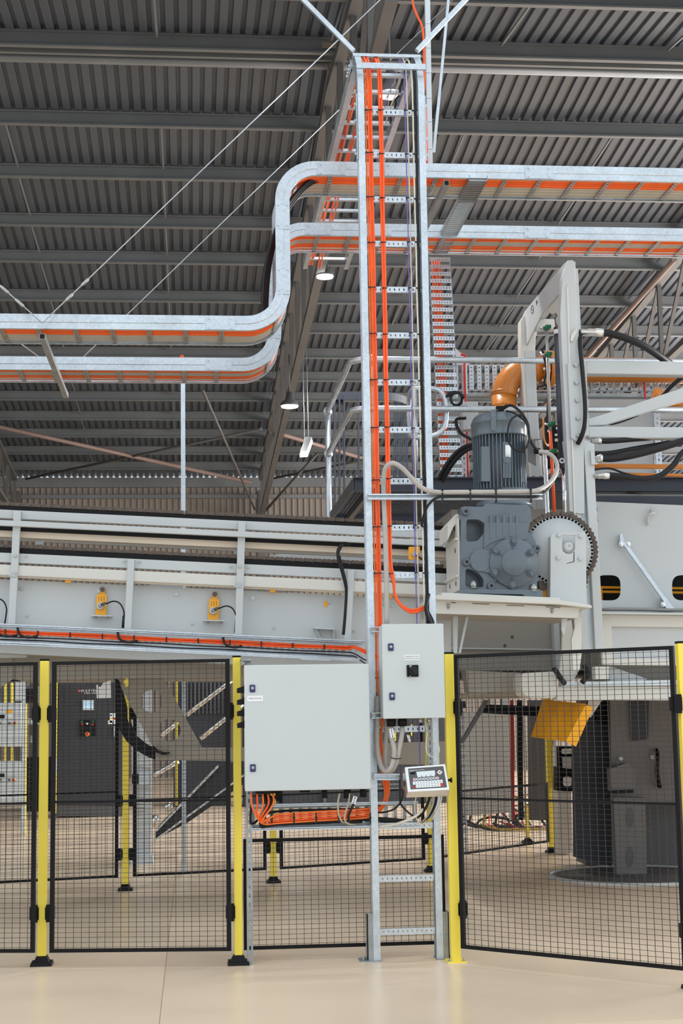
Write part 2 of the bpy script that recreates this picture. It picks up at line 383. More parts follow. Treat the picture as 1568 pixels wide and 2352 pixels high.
# ================================================================== FRONT CABLE LADDER
LY = 10.14                                            # front face of its rails
bl, br_ = P(866, 2207, LY), P(1011, 2203, LY); bl.z = br_.z = 0
tl, tr = P(828, 205, LY), P(967, 200, LY)
ZT = tl.z; RAD = 0.38
def XL(z): return bl.x+(tl.x-bl.x)*z/ZT
def XR(z): return br_.x+(tr.x-br_.x)*z/ZT
lad = T('cable_ladder', 'tall galvanised cable ladder standing at the fence and arching over at its top', 'cable ladder', ((bl.x+br_.x)/2, LY+.05, 0))
def arc(a):                                           # outer surface of the bend, a in 0..90 degrees
    return (LY+RAD*(1-math.cos(math.radians(a))), ZT+RAD*math.sin(math.radians(a)))
YEND = 15.45
ZH = ZT+RAD
CP = lambda s: [(0,0),(.1,0),(.1,s*.045),(.096,s*.045),(.096,s*.004),(.004,s*.004),(.004,s*.045),(0,s*.045)]
CPU = lambda s: [(0,0),(.03,0),(.036,-s*.004),(.064,-s*.004),(.07,0),(.1,0),(.1,s*.045),(.096,s*.045),(.096,s*.004),(.004,s*.004),(.004,s*.045),(0,s*.045)]
for s, X, xt, xb in ((1, XL, tl.x-.022, bl.x-.022), (-1, XR, tr.x+.022, br_.x+.022)):
    O('side_rail', MB().sweep([(xb, LY, .0), (xt, LY, ZT-.02)], CPU(s), (1,0,0)), GALV, lad)
    O('bend_rail', MB().sweep([(xt-s*.0, LY, ZT-.0195)]+[(xt, *arc(a)) for a in range(0, 91, 9)], CP(s), (1,0,0), smooth=False), GALV, lad)
    O('run_rail', MB().sweep([(xt, LY+RAD-.05, ZH), (xt, YEND, ZH)], CPU(s), (1,0,0)), GALV, lad)
    pl = MB().box(xt-s*.006-.003, xt-s*.006+.003, LY+RAD-.04, LY+RAD+.22, ZH-.085, ZH-.012)
    for k in range(4): pl.cyl((xt-s*.006, LY+RAD-.01+k*.06, ZH-.05), (xt-s*.022, LY+RAD-.01+k*.06, ZH-.05), .011, 8)
    O('splice_plate', pl, GALV, lad)
    pl = MB().box(xt-s*.006-.003, xt-s*.006+.003, LY+.012, LY+.085, ZT-.5, ZT-.03)
    for k in range(4): pl.cyl((xt-s*.006, LY+.05, ZT-.45+k*.12), (xt-s*.022, LY+.05, ZT-.45+k*.12), .011, 8)
    O('splice_plate', pl, GALV, lad)
r0 = None
for y in (258, 356, 458, 560, 665, 770, 878, 987, 1105, 1212, 1321, 1675, 1897, 2018, 2140):
    q = P(900, y, LY+.03); z = q.z; a = XL(z)+.024; b = XR(z)-.024
    r = O('rung', strip((a, LY+.03, z-.02), (1,0,0), (0,0,1), (0,-1,0), b-a, .04, 11, .008, .016, .01, .03), GALV, lad)
for k in range(18):
    y = LY+RAD+.12+k*.305
    if y > YEND-.03: break
    O('rung', MB().sweep([(tl.x, y, ZH-.07), (tr.x, y, ZH-.07)], [(-.02,0),(.02,0),(.02,.022),(.016,.022),(.016,.004),(-.016,.004),(-.016,.022),(-.02,.022)]), GALV, lad)
for (yy, zz, hh_) in ((arc(62)[0], arc(62)[1], .011), (LY-.008, ZT+.165, .02)):
    O('cross_bar', MB().box(tl.x-.03, tr.x+.03, yy-.02, yy+.006, zz-hh_, zz+hh_), GALV, lad)
for x0, x1, px in ((bl.x-.062, bl.x-.022, 0), (br_.x+.024, br_.x+.062, 1)):
    ft = O('foot_bracket', MB().box(x0, x1, LY+.0, LY+.006, 0, .30).box(x0 if px == 0 else x1-.006, x0+.006 if px == 0 else x1, LY, LY+.1, 0, .30), GALVD, lad)
    O('foot_plate', MB().box(x0-.05, x1+.05, LY-.03, LY+.12, 0, .008), GALVD, lad)
    O('anchor_bolt', hexbolt((x0-.02 if px == 0 else x1+.02, LY+.05, .008), (0,0,1), .01, .018), ZINC, lad)
# stay struts from the ladder's head up to the roof
for a, b in (((812, 118), (690, -6)), ((957, 117), (1074, -6))):
    q = P(b[0], b[1], LY+.3)
    O('stay_strut', MB().bar(P(a[0], a[1], LY+.2), q+(q-P(a[0], a[1], LY+.2))*1.5, .032, .03, (0,1,0)), GALV, lad)
# ---- cables on the ladder
def lpath(u, zb, layer=0.0, yend=None, dz=0.0):       # climbs the ladder at u from its left rail, over the bend, back along the run
    yo = LY+.018-layer; p = [(XL(zb)+u, yo, zb), (XL(ZT)+u, yo, ZT)]; R = RAD+layer-.02
    p = [(XL(zb)+u, yo, zb)]+[(XL(zb+(ZT-zb)*k/16)+u+random.uniform(-.0018, .0018), yo+random.uniform(-.002, .002), zb+(ZT-zb)*k/16) for k in range(1, 17)]
    p += [(XL(ZT)+u, LY+RAD-R*math.cos(math.radians(a)), ZT+R*math.sin(math.radians(a))) for a in range(15, 91, 15)]
    yend = yend or YEND
    p += [(XL(ZT)+u+random.uniform(-.012, .012), LY+RAD+.25+(yend-LY-RAD-.25)*k/8, ZT+R-.035-(.0 if k < 8 else dz)) for k in range(9)]
    return p
LOW = lambda x, y, Y: P(x, y, Y)
OR = []
NTH = ['first', 'second', 'third', 'fourth', 'fifth', 'sixth', 'seventh', 'eighth', 'ninth', 'tenth', 'eleventh', 'twelfth']
glands = [(577, 1830), (590, 1829), (603, 1830), (615, 1830), (626, 1829)]
gu = [.036, .050, .060, .073, .066]
for i, (gx, gy) in enumerate(glands):
    # from the big cabinet's underside down, along the short tray, round and up the ladder, over the top and onto the upper trays
    o = (i-2)*3.4
    low = [(gx, gy-8, 10.03), (gx+1, gy+18, 10.03), (588+i*3, 1872+i*4, 10.05), (604+i*7, 1890-i*5+2, 10.08), (645, 1880-o*1.5, 10.12), (740, 1874-o*1.5, 10.14), (840, 1868-o*1.5, 10.18), (872, 1858-o*.9, 10.2), (890-i*1.6, 1834-i*2, 10.2), (893-i*3.2, 1800, 10.19), (884-i*2.6, 1752, 10.18), (876-i*1.5, 1700, 10.165), (876+i*1.2, 1650, 10.15)]
    pts = [P(*q) for q in low]
    zb = P(875, 1560, LY).z; up = lpath(gu[i], zb, .012*(i % 2))
    c = O('orange_cable', MB().tube(smooth(pts+[V(q) for q in up], 4), .0064, 7), ORANGE if i % 2 else ORANGE2)
    tag(c, 'orange cable up the tall ladder, %s from the left under the wide cabinet' % NTH[i], 'cable', 'orange cables up the left of the ladder')
for i, (u, sx) in enumerate(((.130, 0), (.146, 1))):
    up = lpath(u, P(900, 1290, LY).z, .004, dz=.03)
    low = [(985, 1388+i*5, 10.2), (968, 1396+i*5, 10.13), (945, 1401+i*6, 10.12), (922, 1390+i*3, 10.12), (908-i*2, 1368, 10.12), (902-i+i*4, 1335, 10.12)]
    c = O('orange_cable', MB().tube(smooth([P(*q) for q in low]+[V(q) for q in up], 4), .0085, 7), ORANGE)
    tag(c, 'orange cable curling right above the narrow cabinet, the %s of the pair' % ('left', 'right')[i], 'cable', 'orange cable pair up the middle of the ladder')
def lcable(name, m, u, r, ybot, label, layer=.0, yend=11.6):
    up = lpath(u, P(950, ybot, LY).z, layer, yend)
    return tag(O(name, MB().tube(smooth([V(q) for q in up], 4), r, 7), m), label, 'cable')
lcable('violet_cable', PURPLE, .312, .004, 1790, 'thin violet cable running down the right half of the tall ladder')
lcable('white_cable', WHITEC, .366, .006, 1780, 'off-white cable next to the right rail of the tall ladder')
lcable('beige_cable', BEIGE, .326, .005, 1440, 'beige cable beside the violet one on the tall ladder', .012)
lcable('black_cable', BLACK, .384, .009, 1440, 'black cable inside the right rail of the tall ladder')
tag(O('beige_cable', MB().tube(smooth([V(q) for q in lpath(.018, P(900, 460, LY).z, .0, 11.6)], 4), .006, 7), BEIGE), 'beige cable close by the left rail at the ladder head', 'cable')
# cable ties at the rungs
tie = None
for ry_, y in enumerate((258, 356, 458, 560, 665, 770, 878, 987, 1105, 1212, 1321)):
    for u, w, wh_ in ((.052, .05, 'left orange bundle'), (.138, .034, 'orange pair'), (.312, .02, 'violet cable'), (.376, .034, 'white and black cables')):
        z = P(900, y, LY).z+.004+random.uniform(-.006, .006); x = XL(z)+u
        if tie is None or w not in tie:
            t = MB().bar((-w/2, 0, 0), (w/2, 0, .003), .006, .0045, (0,1,0)).box(-w/2-.006, -w/2+.006, -.008, .004, -.004, .005)
            tie = tie or {}; tie[w] = O('cable_tie', t, BLACK); o = tie[w]; o.location = V((x, LY-.014, z)); ORG[o.name] = o.location.copy()
        else: o = C(tie[w], (x, LY-.014, z))
        tag(o, 'black cable tie round the %s, %s rung below the ladder head' % (wh_, NTH[ry_]), 'cable tie', 'cable ties on the tall ladder')
# ================================================================== OVERHEAD CABLE TRAYS
def fillet(pts, rads):
    out = [V((pts[0][0], 0, pts[0][1]))]; segs = []
    for i in range(1, len(pts)-1):
        b = V((pts[i][0], 0, pts[i][1])); u = (V((pts[i-1][0], 0, pts[i-1][1]))-b).normalized(); w_ = (V((pts[i+1][0], 0, pts[i+1][1]))-b).normalized(); r = rads[i-1]
        c = b+(u+w_)*r; arcp = []
        for k in range(11):
            t = k/10*PI/2; arcp.append(c-w_*r*math.cos(t)-u*r*math.sin(t))
        segs.append(arcp)
    return segs
RAILH = .110
RP = lambda s: [(0,0),(.046,0),(.05,-s*.004),(RAILH,-s*.004),(RAILH,s*.03),(RAILH-.003,s*.03),(RAILH-.003,s*.003),(.003,s*.003),(.003,s*.03),(0,s*.03)]
PLT = lambda s, w: [(.004,-s*.0065),(w,-s*.0065),(w,-s*.0035),(.004,-s*.0035)]
def tray(label, ya, yb, xl, zl, xr, zr, xend, r1, r2, cables):
    t = T('cable_tray', label, 'cable tray', ((xl+xend)/2, (ya+yb)/2, zl))
    A, B, Cc, D = (xl, zl), (xr, zl), (xr, zr), (xend, zr)
    e1, e2 = fillet([A, B, Cc, D], [r1, r2])
    for y, s in ((ya, 1), (yb, -1)):
        sh = lambda p: V((p[0], y, p[2] if len(p) > 2 else p[1]))
        def rail(pts, nm='side_rail'): return O(nm, MB().sweep([V((q[0], y, q[1] if len(q) == 2 else q[2])) for q in pts], RP(s), (0,1,0)), GALV, t)
        L0 = [A, (e1[0].x-.2, zl)]; rail(L0); rail([L0[1], (e1[0].x, zl)]+[(p.x, p.z) for p in e1[1:]]+[(xr, e1[-1].z+.02)], 'bend_rail')
        mid = (e1[-1].z+e2[0].z)/2
        rail([(xr, e1[-1].z+.02), (xr, e2[0].z-.02)]); rail([(xr, e2[0].z-.02)]+[(p.x, p.z) for p in e2]+[(e2[-1].x+.02, zr)], 'bend_rail')
        jx = e2[-1].x+.02; jl = (jx, (jx+xend)/2-.3, xend)
        rail([(jl[0], zr), (jl[1], zr)]); rail([(jl[1]+.004, zr), (jl[2], zr)])
        for cx, cz, dx, dz in ((e1[0].x-.2, zl, 1, 0), (xr, e1[-1].z+.06, 0, 1), (xr, e2[0].z-.12, 0, 1), (jx+.1, zr, 1, 0), (jx+.62, zr, 1, 0), (jl[1], zr, 1, 0)):
            p0 = V((cx-dx*.11, y, cz-dz*.11)); p1 = V((cx+dx*.11, y, cz+dz*.11)); mb = MB().sweep([p0, p1], PLT(s, RAILH-.006), (0,1,0))
            av = V((0,0,1)) if dx else V((-1,0,0)); tv = (p1-p0).normalized()
            for ka in (.02, .086):
                for kt in (.03, .19): q = p0+tv*kt+av*ka+V((0,-s*.006,0)); mb.cyl(q, q+V((0,-s*.008,0)), .0085, 6)
            O('splice_plate', mb, GALV, t)
    # rungs across
    stations = []
    L = e1[0].x-xl; n = int(L/.272)
    for k in range(n): stations.append((V((xl+.1+k*.272, 0, zl)), V((1,0,0))))
    stations.append((e1[5], (e1[6]-e1[4]).normalized())); stations.append((V((xr, 0, (e1[-1].z+e2[0].z)/2)), V((0,0,1)))); stations.append((e2[5], (e2[6]-e2[4]).normalized()))
    n = int((xend-e2[-1].x)/.272)
    for k in range(n): stations.append((V((e2[-1].x+.12+k*.272, 0, zr)), V((1,0,0))))
    for p, tv in stations:
        av = tv.cross(V((0,1,0))); q = V((p.x, ya+.004, p.z))+av*.006-tv*.017
        O('rung', strip(q, (0,1,0), tv, -av, yb-ya-.008, .034, 8, .016, .014, .02, .008), GALVD, t)
    # the cables lying in it
    def cpath(y, off, jit):
        pts = []; k = int((e1[0].x-xl)/.3)
        for i in range(k): pts.append(V((xl+i*.3, y+random.uniform(-jit, jit), zl+off+random.uniform(0, jit*.5))))
        for e in (e1, e2):
            for i in range(0, len(e), 2):
                tv = (e[min(i+1, 10)]-e[max(i-1, 0)]).normalized(); av = tv.cross(V((0,1,0))); pts.append(V((e[i].x, y, e[i].z))+av*off)
        k = int((xend-e2[-1].x)/.3)
        for i in range(1, k+1): pts.append(V((e2[-1].x+i*.3, y+random.uniform(-jit, jit), zr+off+random.uniform(0, jit*.5))))
        return smooth(pts, 3)
    for nm, m, y, r, lab, grp in cables:
        tag(O(nm, MB().tube(cpath(y, .013+r+random.uniform(0, .006), .004), r, 6), m), lab, 'cable', grp)
    return t
def tcab(spec, ya, where):
    out = []
    cnt = {}
    for y, r, k in spec:
        nm, m, l = {'o': ('orange_cable', ORANGE, 'orange'), 'p': ('orange_cable', ORANGE2, 'orange'), 'b': ('beige_cable', BEIGE, 'beige'), 'w': ('white_cable', WHITEC, 'off-white'), 'g': ('grey_cable', GREYC, 'grey')}[k]
        cnt[l] = cnt.get(l, 0)+1; out.append((nm, m, ya+y, r, '%s cable in the %s overhead tray, %s of its colour from the front' % (l, where, NTH[cnt[l]-1]), '%s cables in the %s tray' % (l, where)))
    return out
Y1, Y1b, Y2, Y2b = 11.2, 11.69, 12.56, 13.07
c1 = [(.038+.0255*i, .0125, 'op'[i % 2]) for i in range(9)]+[(.272+.0235*i, .0115, 'bgb'[i % 3]) for i in range(9)]
c2 = [(.038+.026*i, .012, 'op'[i % 2]) for i in range(6)]+[(.2+.024*i, .0115, 'bg'[i % 2]) for i in range(5)]+[(.325+.026*i, .012, 'op'[i % 2]) for i in range(4)]+[(.44, .010, 'b'), (.47, .008, 'o')]
tray('nearer galvanised overhead cable tray stepping up in an S bend behind the ladder', Y1, Y1b, P(-1100, 756, Y1).x, P(250, 756, Y1).z, P(666, 560, Y1).x, P(1300, 413, Y1).z, P(1900, 420, Y1).x, .33, .20, tcab(c1, Y1, 'nearer'))
tray('farther galvanised overhead cable tray, the lower one in the picture with its own S bend', Y2, Y2b, P(-1100, 849, Y2).x, P(250, 850, Y2).z, P(645, 650, Y2).x, P(1300, 549, Y2).z, P(1900, 560, Y2).x, .33, .20, tcab(c2, Y2, 'farther'))
# black heavy cables sagging beside the riser
for i in range(3):
    pts = [(760, 402+i*4, 11.35+i*.03), (715, 412+i*5, 11.35+i*.03), (668+i*3, 458+i*3, 11.35+i*.03), (632+i*4, 530, 11.3+i*.03), (610+i*5, 610, 11.3+i*.03), (603+i*5, 690, 11.3+i*.03), (606+i*4, 722, 11.3+i*.03)]
    tag(O('black_cable', MB().tube(pxs(pts, 5), .013, 8), BLACK), 'thick black cable bowing out beside the S bend riser, %s from the left' % NTH[i], 'cable', 'black cables beside the riser')
# square struts carrying the trays
def zt_(px, py, Y): return P(px, py, Y).z
for nm, px, py, px2, py2, ya, yb in (('square galvanised strut with an open end under both trays at the left', 97, 765, 0, 0, 11.08, 13.2), ('square galvanised strut with a black end cap under both trays at the right', 1025, 413, 0, 0, 11.08, 13.2)):
    p = P(px, py, ya); s = .021; t = T('tray_strut', nm, 'strut', (p.x, (ya+yb)/2, p.z-s))
    O('tube', MB().sweep([(p.x, ya, p.z-s-.004), (p.x, yb, p.z-s-.004)], [(-s,-s),(s,-s),(s,s),(-s,s)]), GALVD, t)
    O('end_cap', MB().box(p.x-s+.004, p.x+s-.004, ya-.004, ya+.002, p.z-2*s, p.z-.008), BLACKP, t)
# suspension wires with turnbuckles
def wire(a, b, label, tb=None):
    t = T('suspension_wire', label, 'wire', a if a.z < b.z else b, 'tray suspension wires')
    O('wire_rope', MB().tube([a, b], .0045, 6), GALV, t)
    if tb:
        d = (b-a).normalized()
        for k in tb: q = a+(b-a)*k; O('turnbuckle', MB().tube([q-d*.05, q-d*.03, q+d*.03, q+d*.05], [.005, .012, .012, .005], 8), ZINC, t)
pa = P(97, 742, 11.1)
def rz(px, py, Y): return P(px, py, Y)
q = rz(872, 0, 12.6); wire(pa, pa+(q-pa)*1.35, 'long suspension wire rising right from the left end of the nearer tray', (.05, .08))
q = rz(0, 656, 11.1); wire(pa, pa+(q-pa)*6, 'suspension wire rising left from the nearer tray strut', (.09, .15))
pb = P(148, 862, 13.05); q = P(775, 255, 14.4); wire(pb, pb+(q-pb)*1.9, 'long thin suspension wire rising right from the farther tray')
q = P(55, 795, 13.05); wire(pb, pb+(q-pb)*12, 'thin suspension wire rising left from the farther tray', (.1,))
# vertical post dropping below the trays at left of centre
tag(O('drop_post', MB().box(*(lambda a, b: (a.x, b.x, 15.9, 15.95, 0, a.z))(P(415, 850, 15.9), P(425, 850, 15.9))), GALV), 'slim pale upright post standing behind the chain conveyor under the left trays', 'post')
lp = [(414, 838, 12.8), (414, 825, 12.8), (417, 818, 12.8), (420, 822, 12.8), (420, 840, 12.8)]
tag(O('orange_cable', MB().tube(pxs(lp, 5), .011, 7), ORANGE), 'short orange cable loop poking up over the lower left tray', 'cable')
# white trunking drop with its cable and the thin hanger rod
tk = T('trunking', 'white jointed trunking coming straight down from the roof onto the nearer tray', 'trunking', P(981, 372, 11.35))
ys = [-500, -390, -280, -170, -60, -5, 54, 110, 167, 225, 279, 342, 378]
for a, b in zip(ys[:-1], ys[1:]):
    o = lambda y: 976.0+(y/372)*6
    O('trunking_length', MB().prism([P(o(a), a+1, 11.35), P(o(a)+11.5, a+1, 11.35), P(o(b)+11.5, b, 11.35), P(o(b), b, 11.35)], (0, .04, 0)), ALU, tk)
tag(O('orange_cable', MB().tube(pxs([(960, -500, 11.33), (955, -250, 11.33), (951, -60, 11.33), (947, 0, 11.33), (955, 30, 11.33), (969, 62, 11.33), (973, 110, 11.33), (974, 180, 11.33), (972, 226, 11.33), (976, 250, 11.33), (979, 320, 11.33), (980, 376, 11.33)], 6), .009, 7), ORANGE), 'orange cable coming down along the white trunking', 'cable')
tag(O('hanger_rod', MB().bar(P(1077, -500, 11.75), P(996, 350, 11.75), .016, .022), GALV), 'thin galvanised hanger strip beside the white trunking', 'strut')
tag(O('orange_cable', MB().tube(pxs([(1022, 404, 11.25), (1000, 410, 11.3), (975, 424, 11.4), (960, 430, 11.5)], 5), .008, 7), ORANGE), 'short orange cable slipping out under the nearer tray beside the black end cap', 'cable')
# ================================================================== SLOTTED BASKET TRAYS
def ptray(label, o, al, ac, nr, length, width, pitch, rw, ns, m=GALV, side=.05, mr=None):
    o, al, ac, nr = V(o), V(al).normalized(), V(ac).normalized(), V(nr).normalized()
    t = T('slotted_tray', label, 'cable tray', o)
    for e, sg in ((0, 1), (width, -1)):
        b = o+ac*e; O('side_flange', MB().prism([b, b+al*length, b+al*length-nr*side, b-nr*side], ac*.003*sg), m, t)
    n = int(length/pitch); base = None
    for k in range(n):
        q = o+al*(k*pitch+.004)
        if base is None:
            mb = strip(q, ac, al, nr, width, rw, ns, .008, rw*.4, .012, .012); base = O('slotted_rung', mb, mr or m, t); d0 = ORG[base.name]-q
        else: C(base, q+d0, t)
    return t
a = P(984, 590, 13.1); b = P(1034, 590, 13.1)
zb = P(990, 1108, 13.1).z
ptray('slotted vertical cable tray dropping behind the right rail of the ladder', (a.x, 13.1, a.z), (0.03,0,-1), (1,0,0), (0,-1,0), a.z-zb, b.x-a.x, .0655, .034, 7)
for i in range(4):
    tag(O('orange_cable', MB().tube([V((a.x+.035+i*.022, 13.125, a.z)), V((a.x+.06+i*.022, 13.125, (a.z+zb)/2)), V((a.x+.07+i*.022, 13.125, zb))], .008, 6), ORANGE), 'orange cable behind the drop tray rungs, %s from the left' % NTH[i], 'cable', 'orange cables in the drop tray')
c = P(1077, 412, 11.2); d = P(1119, 412, 11.2)
ptray('slotted tray bridging from the nearer overhead tray back to the drop tray', (c.x, 11.2, c.z-.01), (0,1,0), (1,0,0), (0,0,-1), 1.92, d.x-c.x, .05, .022, 7, GALVD, .045)
e = P(1040, 838, 13.6)
ptray('slotted tray running level behind the ochre pipe at the right', (e.x, 13.6, P(1200, 896, 13.6).z), (1,0,0), (0,0,1), (0,-1,0), 3.2, S(62, 13.6), .072, .042, 6)
bk = P(1075, 905, 13.55); 
tag(O('tray_ledge', MB().box(e.x+.08, e.x+3.2, 13.56, 13.68, P(1200, 912, 13.6).z, P(1200, 904, 13.6).z), GALVD), 'thin zinc ledge under the level slotted tray', 'ledge')
# ================================================================== FENCE
def fence_post(label, base, top_z, wv, dv, plate=None, yaw=0.0, m=YEL):
    t = T('fence_post', label, 'fence post', base); x, y = base.x, base.y
    z0 = .05 if plate != 'yellow' else .0
    O('tube', MB().box(x-wv/2, x+wv/2, y-dv/2, y+dv/2, z0*.4, top_z), m, t, bevel=.004)
    O('top_cap', MB().box(x-wv/2-.001, x+wv/2+.001, y-dv/2, y+dv/2, top_z, top_z+.012), BLACKP, t)
    if plate == 'black':
        mb = MB().hexa([(x-.07,y-.075,0),(x+.07,y-.075,0),(x+.07,y+.075,0),(x-.07,y+.075,0)], [(x-.065,y-.07,.022),(x+.065,y-.07,.022),(x+.065,y+.07,.022),(x-.065,y+.07,.022)])
        mb.hexa([(x-.05,y-.055,.022),(x+.05,y-.055,.022),(x+.05,y+.055,.022),(x-.05,y+.055,.022)], [(x-wv/2-.004,y-dv/2-.004,.06),(x+wv/2+.004,y-dv/2-.004,.06),(x+wv/2+.004,y+dv/2+.004,.06),(x-wv/2-.004,y+dv/2+.004,.06)])
        O('foot_cover', mb, BLACKP, t)
    if plate == 'yellow':
        O('foot_plate', MB().box(x-.06, x+.06, y-.07, y+.07, 0, .01), YEL, t)
        for dx in (-.045, .045): O('anchor_bolt', hexbolt((x+dx, y-.052, .01), (0,0,1), .008, .014), ZINC, t)
    return t
def pbase(px, py, off=.03):
    g = G(px, py); g.y += off; g.z = 0; return g
FP1 = pbase(95, 2218); FP2 = pbase(548, 2216); FP3 = pbase(1048, 2210); 
tops = [P(101, 1514, FP1.y-.03).z, P(543, 1511, FP2.y-.03).z, P(1033, 1504, FP3.y-.03).z]
PH = sum(tops)/3
p1 = fence_post('yellow fence post at the left with a black foot cover', FP1, PH, .057, .06, 'black')
p2 = fence_post('yellow fence post beside the wide grey cabinet with a black foot cover', FP2, PH, .052, .06, 'black')
p3 = fence_post('yellow fence post right of the ladder on a yellow foot plate', FP3, PH, .062, .06, 'yellow')
FP4 = V((3.03, 9.22, 0)); q = PX(1553, 1600, 0) if False else None
d = (PZ(1560, 2229, .1)-PZ(1066, 2178, .1)); A3, B3 = PZ(1060, 2178, .1), PZ(1579, 2230, .1)
FP4 = B3+(B3-A3).normalized()*.05; FP4.z = 0
p4 = fence_post('yellow fence post at the right edge of the picture', FP4, PH, .06, .06, 'black')
def clamp(post, x, y, z, side):
    O('panel_clamp', MB().box(x-.022, x+.022, y-.045, y-.012, z-.055, z+.055).box(x-.03, x+.03, y-.03, y+.03, z-.04, z+.04), BLACKP, post)
for pst, b, sides in ((p1, FP1, (-1, 1)), (p2, FP2, (-1,)), (p3, FP3, (1,)), (p4, FP4, (-1,))):
    for s in sides:
        for z in (.33, 1.62): clamp(pst, b.x+s*.05, b.y, z, s)
def panel(label, a, b, z0, z1, pitch=.0515, rowp=.0315, mid=None, fr=.028, m=BLACKP, vr=.0015, hr=.0012, wm=WIRE):
    a, b = V((a.x, a.y, 0)), V((b.x, b.y, 0)); u = (b-a).normalized(); L = (b-a).length; nrm = V((u.y, -u.x, 0))
    t = T('wire_fence', label, 'fence panel', (a+b)/2+V((0,0,z0)))
    for x in (fr/2, L-fr/2): O('stile', MB().bar(a+u*x+V((0,0,z0)), a+u*x+V((0,0,z1)), fr, .022, u.cross(V((0,0,1)))), m, t)
    for z in (z0+.011, z1-.011): O('frame_rail', MB().bar(a+u*fr+V((0,0,z)), a+u*(L-fr)+V((0,0,z)), .02, .022), m, t)
    if mid: O('middle_rail', MB().bar(a+u*fr+V((0,0,mid)), a+u*(L-fr)+V((0,0,mid)), .012, .014), m, t)
    mb = MB(); n = int(L/pitch)
    for i in range(1, n+1):
        p = a+u*(i*L/(n+1)); mb.bar(p+V((0,0,z0))-nrm*.003, p+V((0,0,z1))-nrm*.003, vr*2, vr*2, u)
    n = int((z1-z0)/rowp)
    for i in range(1, n+1):
        z = z0+i*(z1-z0)/(n+1); mb.bar(a+V((0,0,z))+nrm*.001, b+V((0,0,z))+nrm*.001, hr*2, hr*2)
    O('wire_mesh', mb, wm, t, kind='stuff'); return t
zt = PH-.012
a0, b0 = PZ(-240, 2189, .1), PZ(80, 2188, .1); a1, b1 = PZ(114, 2188, .1), PZ(531, 2184, .1); a2, b2 = PZ(560, 2182, .06), PZ(1024, 2168, .06)
for q_ in (a0, b0, a1, b1, a2, b2): pass
a0 = b0+(a0-b0)*2.2
panel('black wire mesh fence panel cut off by the left edge of the picture', a0, b0, .1, zt, mid=P(40, 1846, b0.y).z)
panel('black wire mesh fence panel between the two left yellow posts', a1, b1, .1, zt, mid=P(320, 1840, (a1.y+b1.y)/2).z)
panel('low black wire mesh fence panel under the wide grey cabinet behind the ladder', a2, b2, .06, P(700, 1924, (a2.y+b2.y)/2).z)
panel('black wire mesh fence panel at the right turning towards the viewer', A3, B3, .1, zt, mid=P(1060, 1833, A3.y).z)
# rear fence line
RB = [G(288, 2045), G(628, 2027), G(990, 2002)]
for b in RB: b.z = 0
labs = ['yellow post of the rear fence under the perforated swing arm', 'yellow post of the rear fence below the wide grey cabinet', 'yellow post of the rear fence between ladder and right front post']
for b, l in zip(RB, labs):
    t = fence_post(l, b, 1.97, .06, .06, 'black')
    for z in (.33, .82, 1.62):
        for s in (-1, 1): clamp(t, b.x+s*.055, b.y, z, s)
def lerp2(a, b, x): return a+(b-a)*x
u = (RB[1]-RB[0]).normalized(); u2 = (RB[2]-RB[1]).normalized()
panel('rear wire mesh fence panel furthest left', RB[0]-u*4.2, RB[0]-u*.07, .12, 1.95, mid=.9)
panel('rear wire mesh fence panel under the swing arm', RB[0]+u*.07, RB[1]-u*.07, .12, 1.95, mid=.82)
panel('rear wire mesh fence panel behind the low front panel', RB[1]+u2*.07, RB[2]-u2*.07, .12, 1.95, mid=.82)
RB4 = G(1268, 1958); RB4.z = 0; u4 = (RB4-RB[2]).normalized()
t = fence_post('yellow post of the rear fence deep behind the right mesh panel', RB4, 1.97, .07, .07, 'black')
RB5 = G(1212, 1936); RB5.z = 0
fence_post('short yellow rear post standing by the tangled hoses on the floor', RB5, .45, .04, .04, 'black')
panel('rear wire mesh fence panel deep behind the right front post', RB[2]+u4*.07, RB4-u4*.07, .12, .78)
# ================================================================== CABINETS
def lock(par, px, py, Y):
    c = P(px, py, Y); l = O('lock', MB().box(c.x-.018, c.x+.018, Y-.011, Y, c.z-.024, c.z+.024), LOCKB, par, bevel=.005)
    O('lock_insert', MB().cyl((c.x, Y-.011, c.z+.003), (c.x, Y-.015, c.z+.003), .0095, 12), ZINC, l)
def cabinet(label, pts, Y, d, dt=.022):
    (x0, y0), (x1, y1), (x2, y2), (x3, y3) = pts
    tl_, tr_, br2, bl2 = [P(x, y, Y) for x, y in pts]; X0, X1 = (tl_.x+bl2.x)/2, (tr_.x+br2.x)/2; Z1, Z0 = (tl_.z+tr_.z)/2, (bl2.z+br2.z)/2
    t = T('control_cabinet', label, 'cabinet', ((X0+X1)/2, Y+d/2, Z0))
    O('cabinet_body', MB().box(X0+.004, X1-.004, Y+dt, Y+d, Z0+.004, Z1-.004), CAB, t, bevel=.006)
    O('door', MB().box(X0, X1, Y, Y+dt-.003, Z0, Z1), CAB, t, bevel=.005)
    return t, X0, X1, Z0, Z1
CY1 = 9.92
cb, X0, X1, Z0, Z1 = cabinet('wide pale grey control cabinet between the yellow post and the ladder', [(559, 1527), (848, 1525), (851, 1813), (564, 1817)], CY1, .22)
lock(cb, 579.5, 1581.5, CY1); lock(cb, 580.5, 1764, CY1)
def nameplate(par, px, py, w, h, Y, lines, sz):
    c = P(px, py, Y); W, Hh = S(w, Y), S(h, Y)
    n = O('nameplate', MB().box(c.x-W/2, c.x+W/2, Y-.003, Y, c.z-Hh/2, c.z+Hh/2), LABELW, par)
    for i, s in enumerate(lines): text('lettering', s, sz, (c.x, Y-.0035, c.z+((len(lines)-1)/2-i)*sz*1.15), n, INK)
nameplate(cb, 585.5, 1604.5, 36, 13, CY1, ['PRESS MOTOR'], .0125)
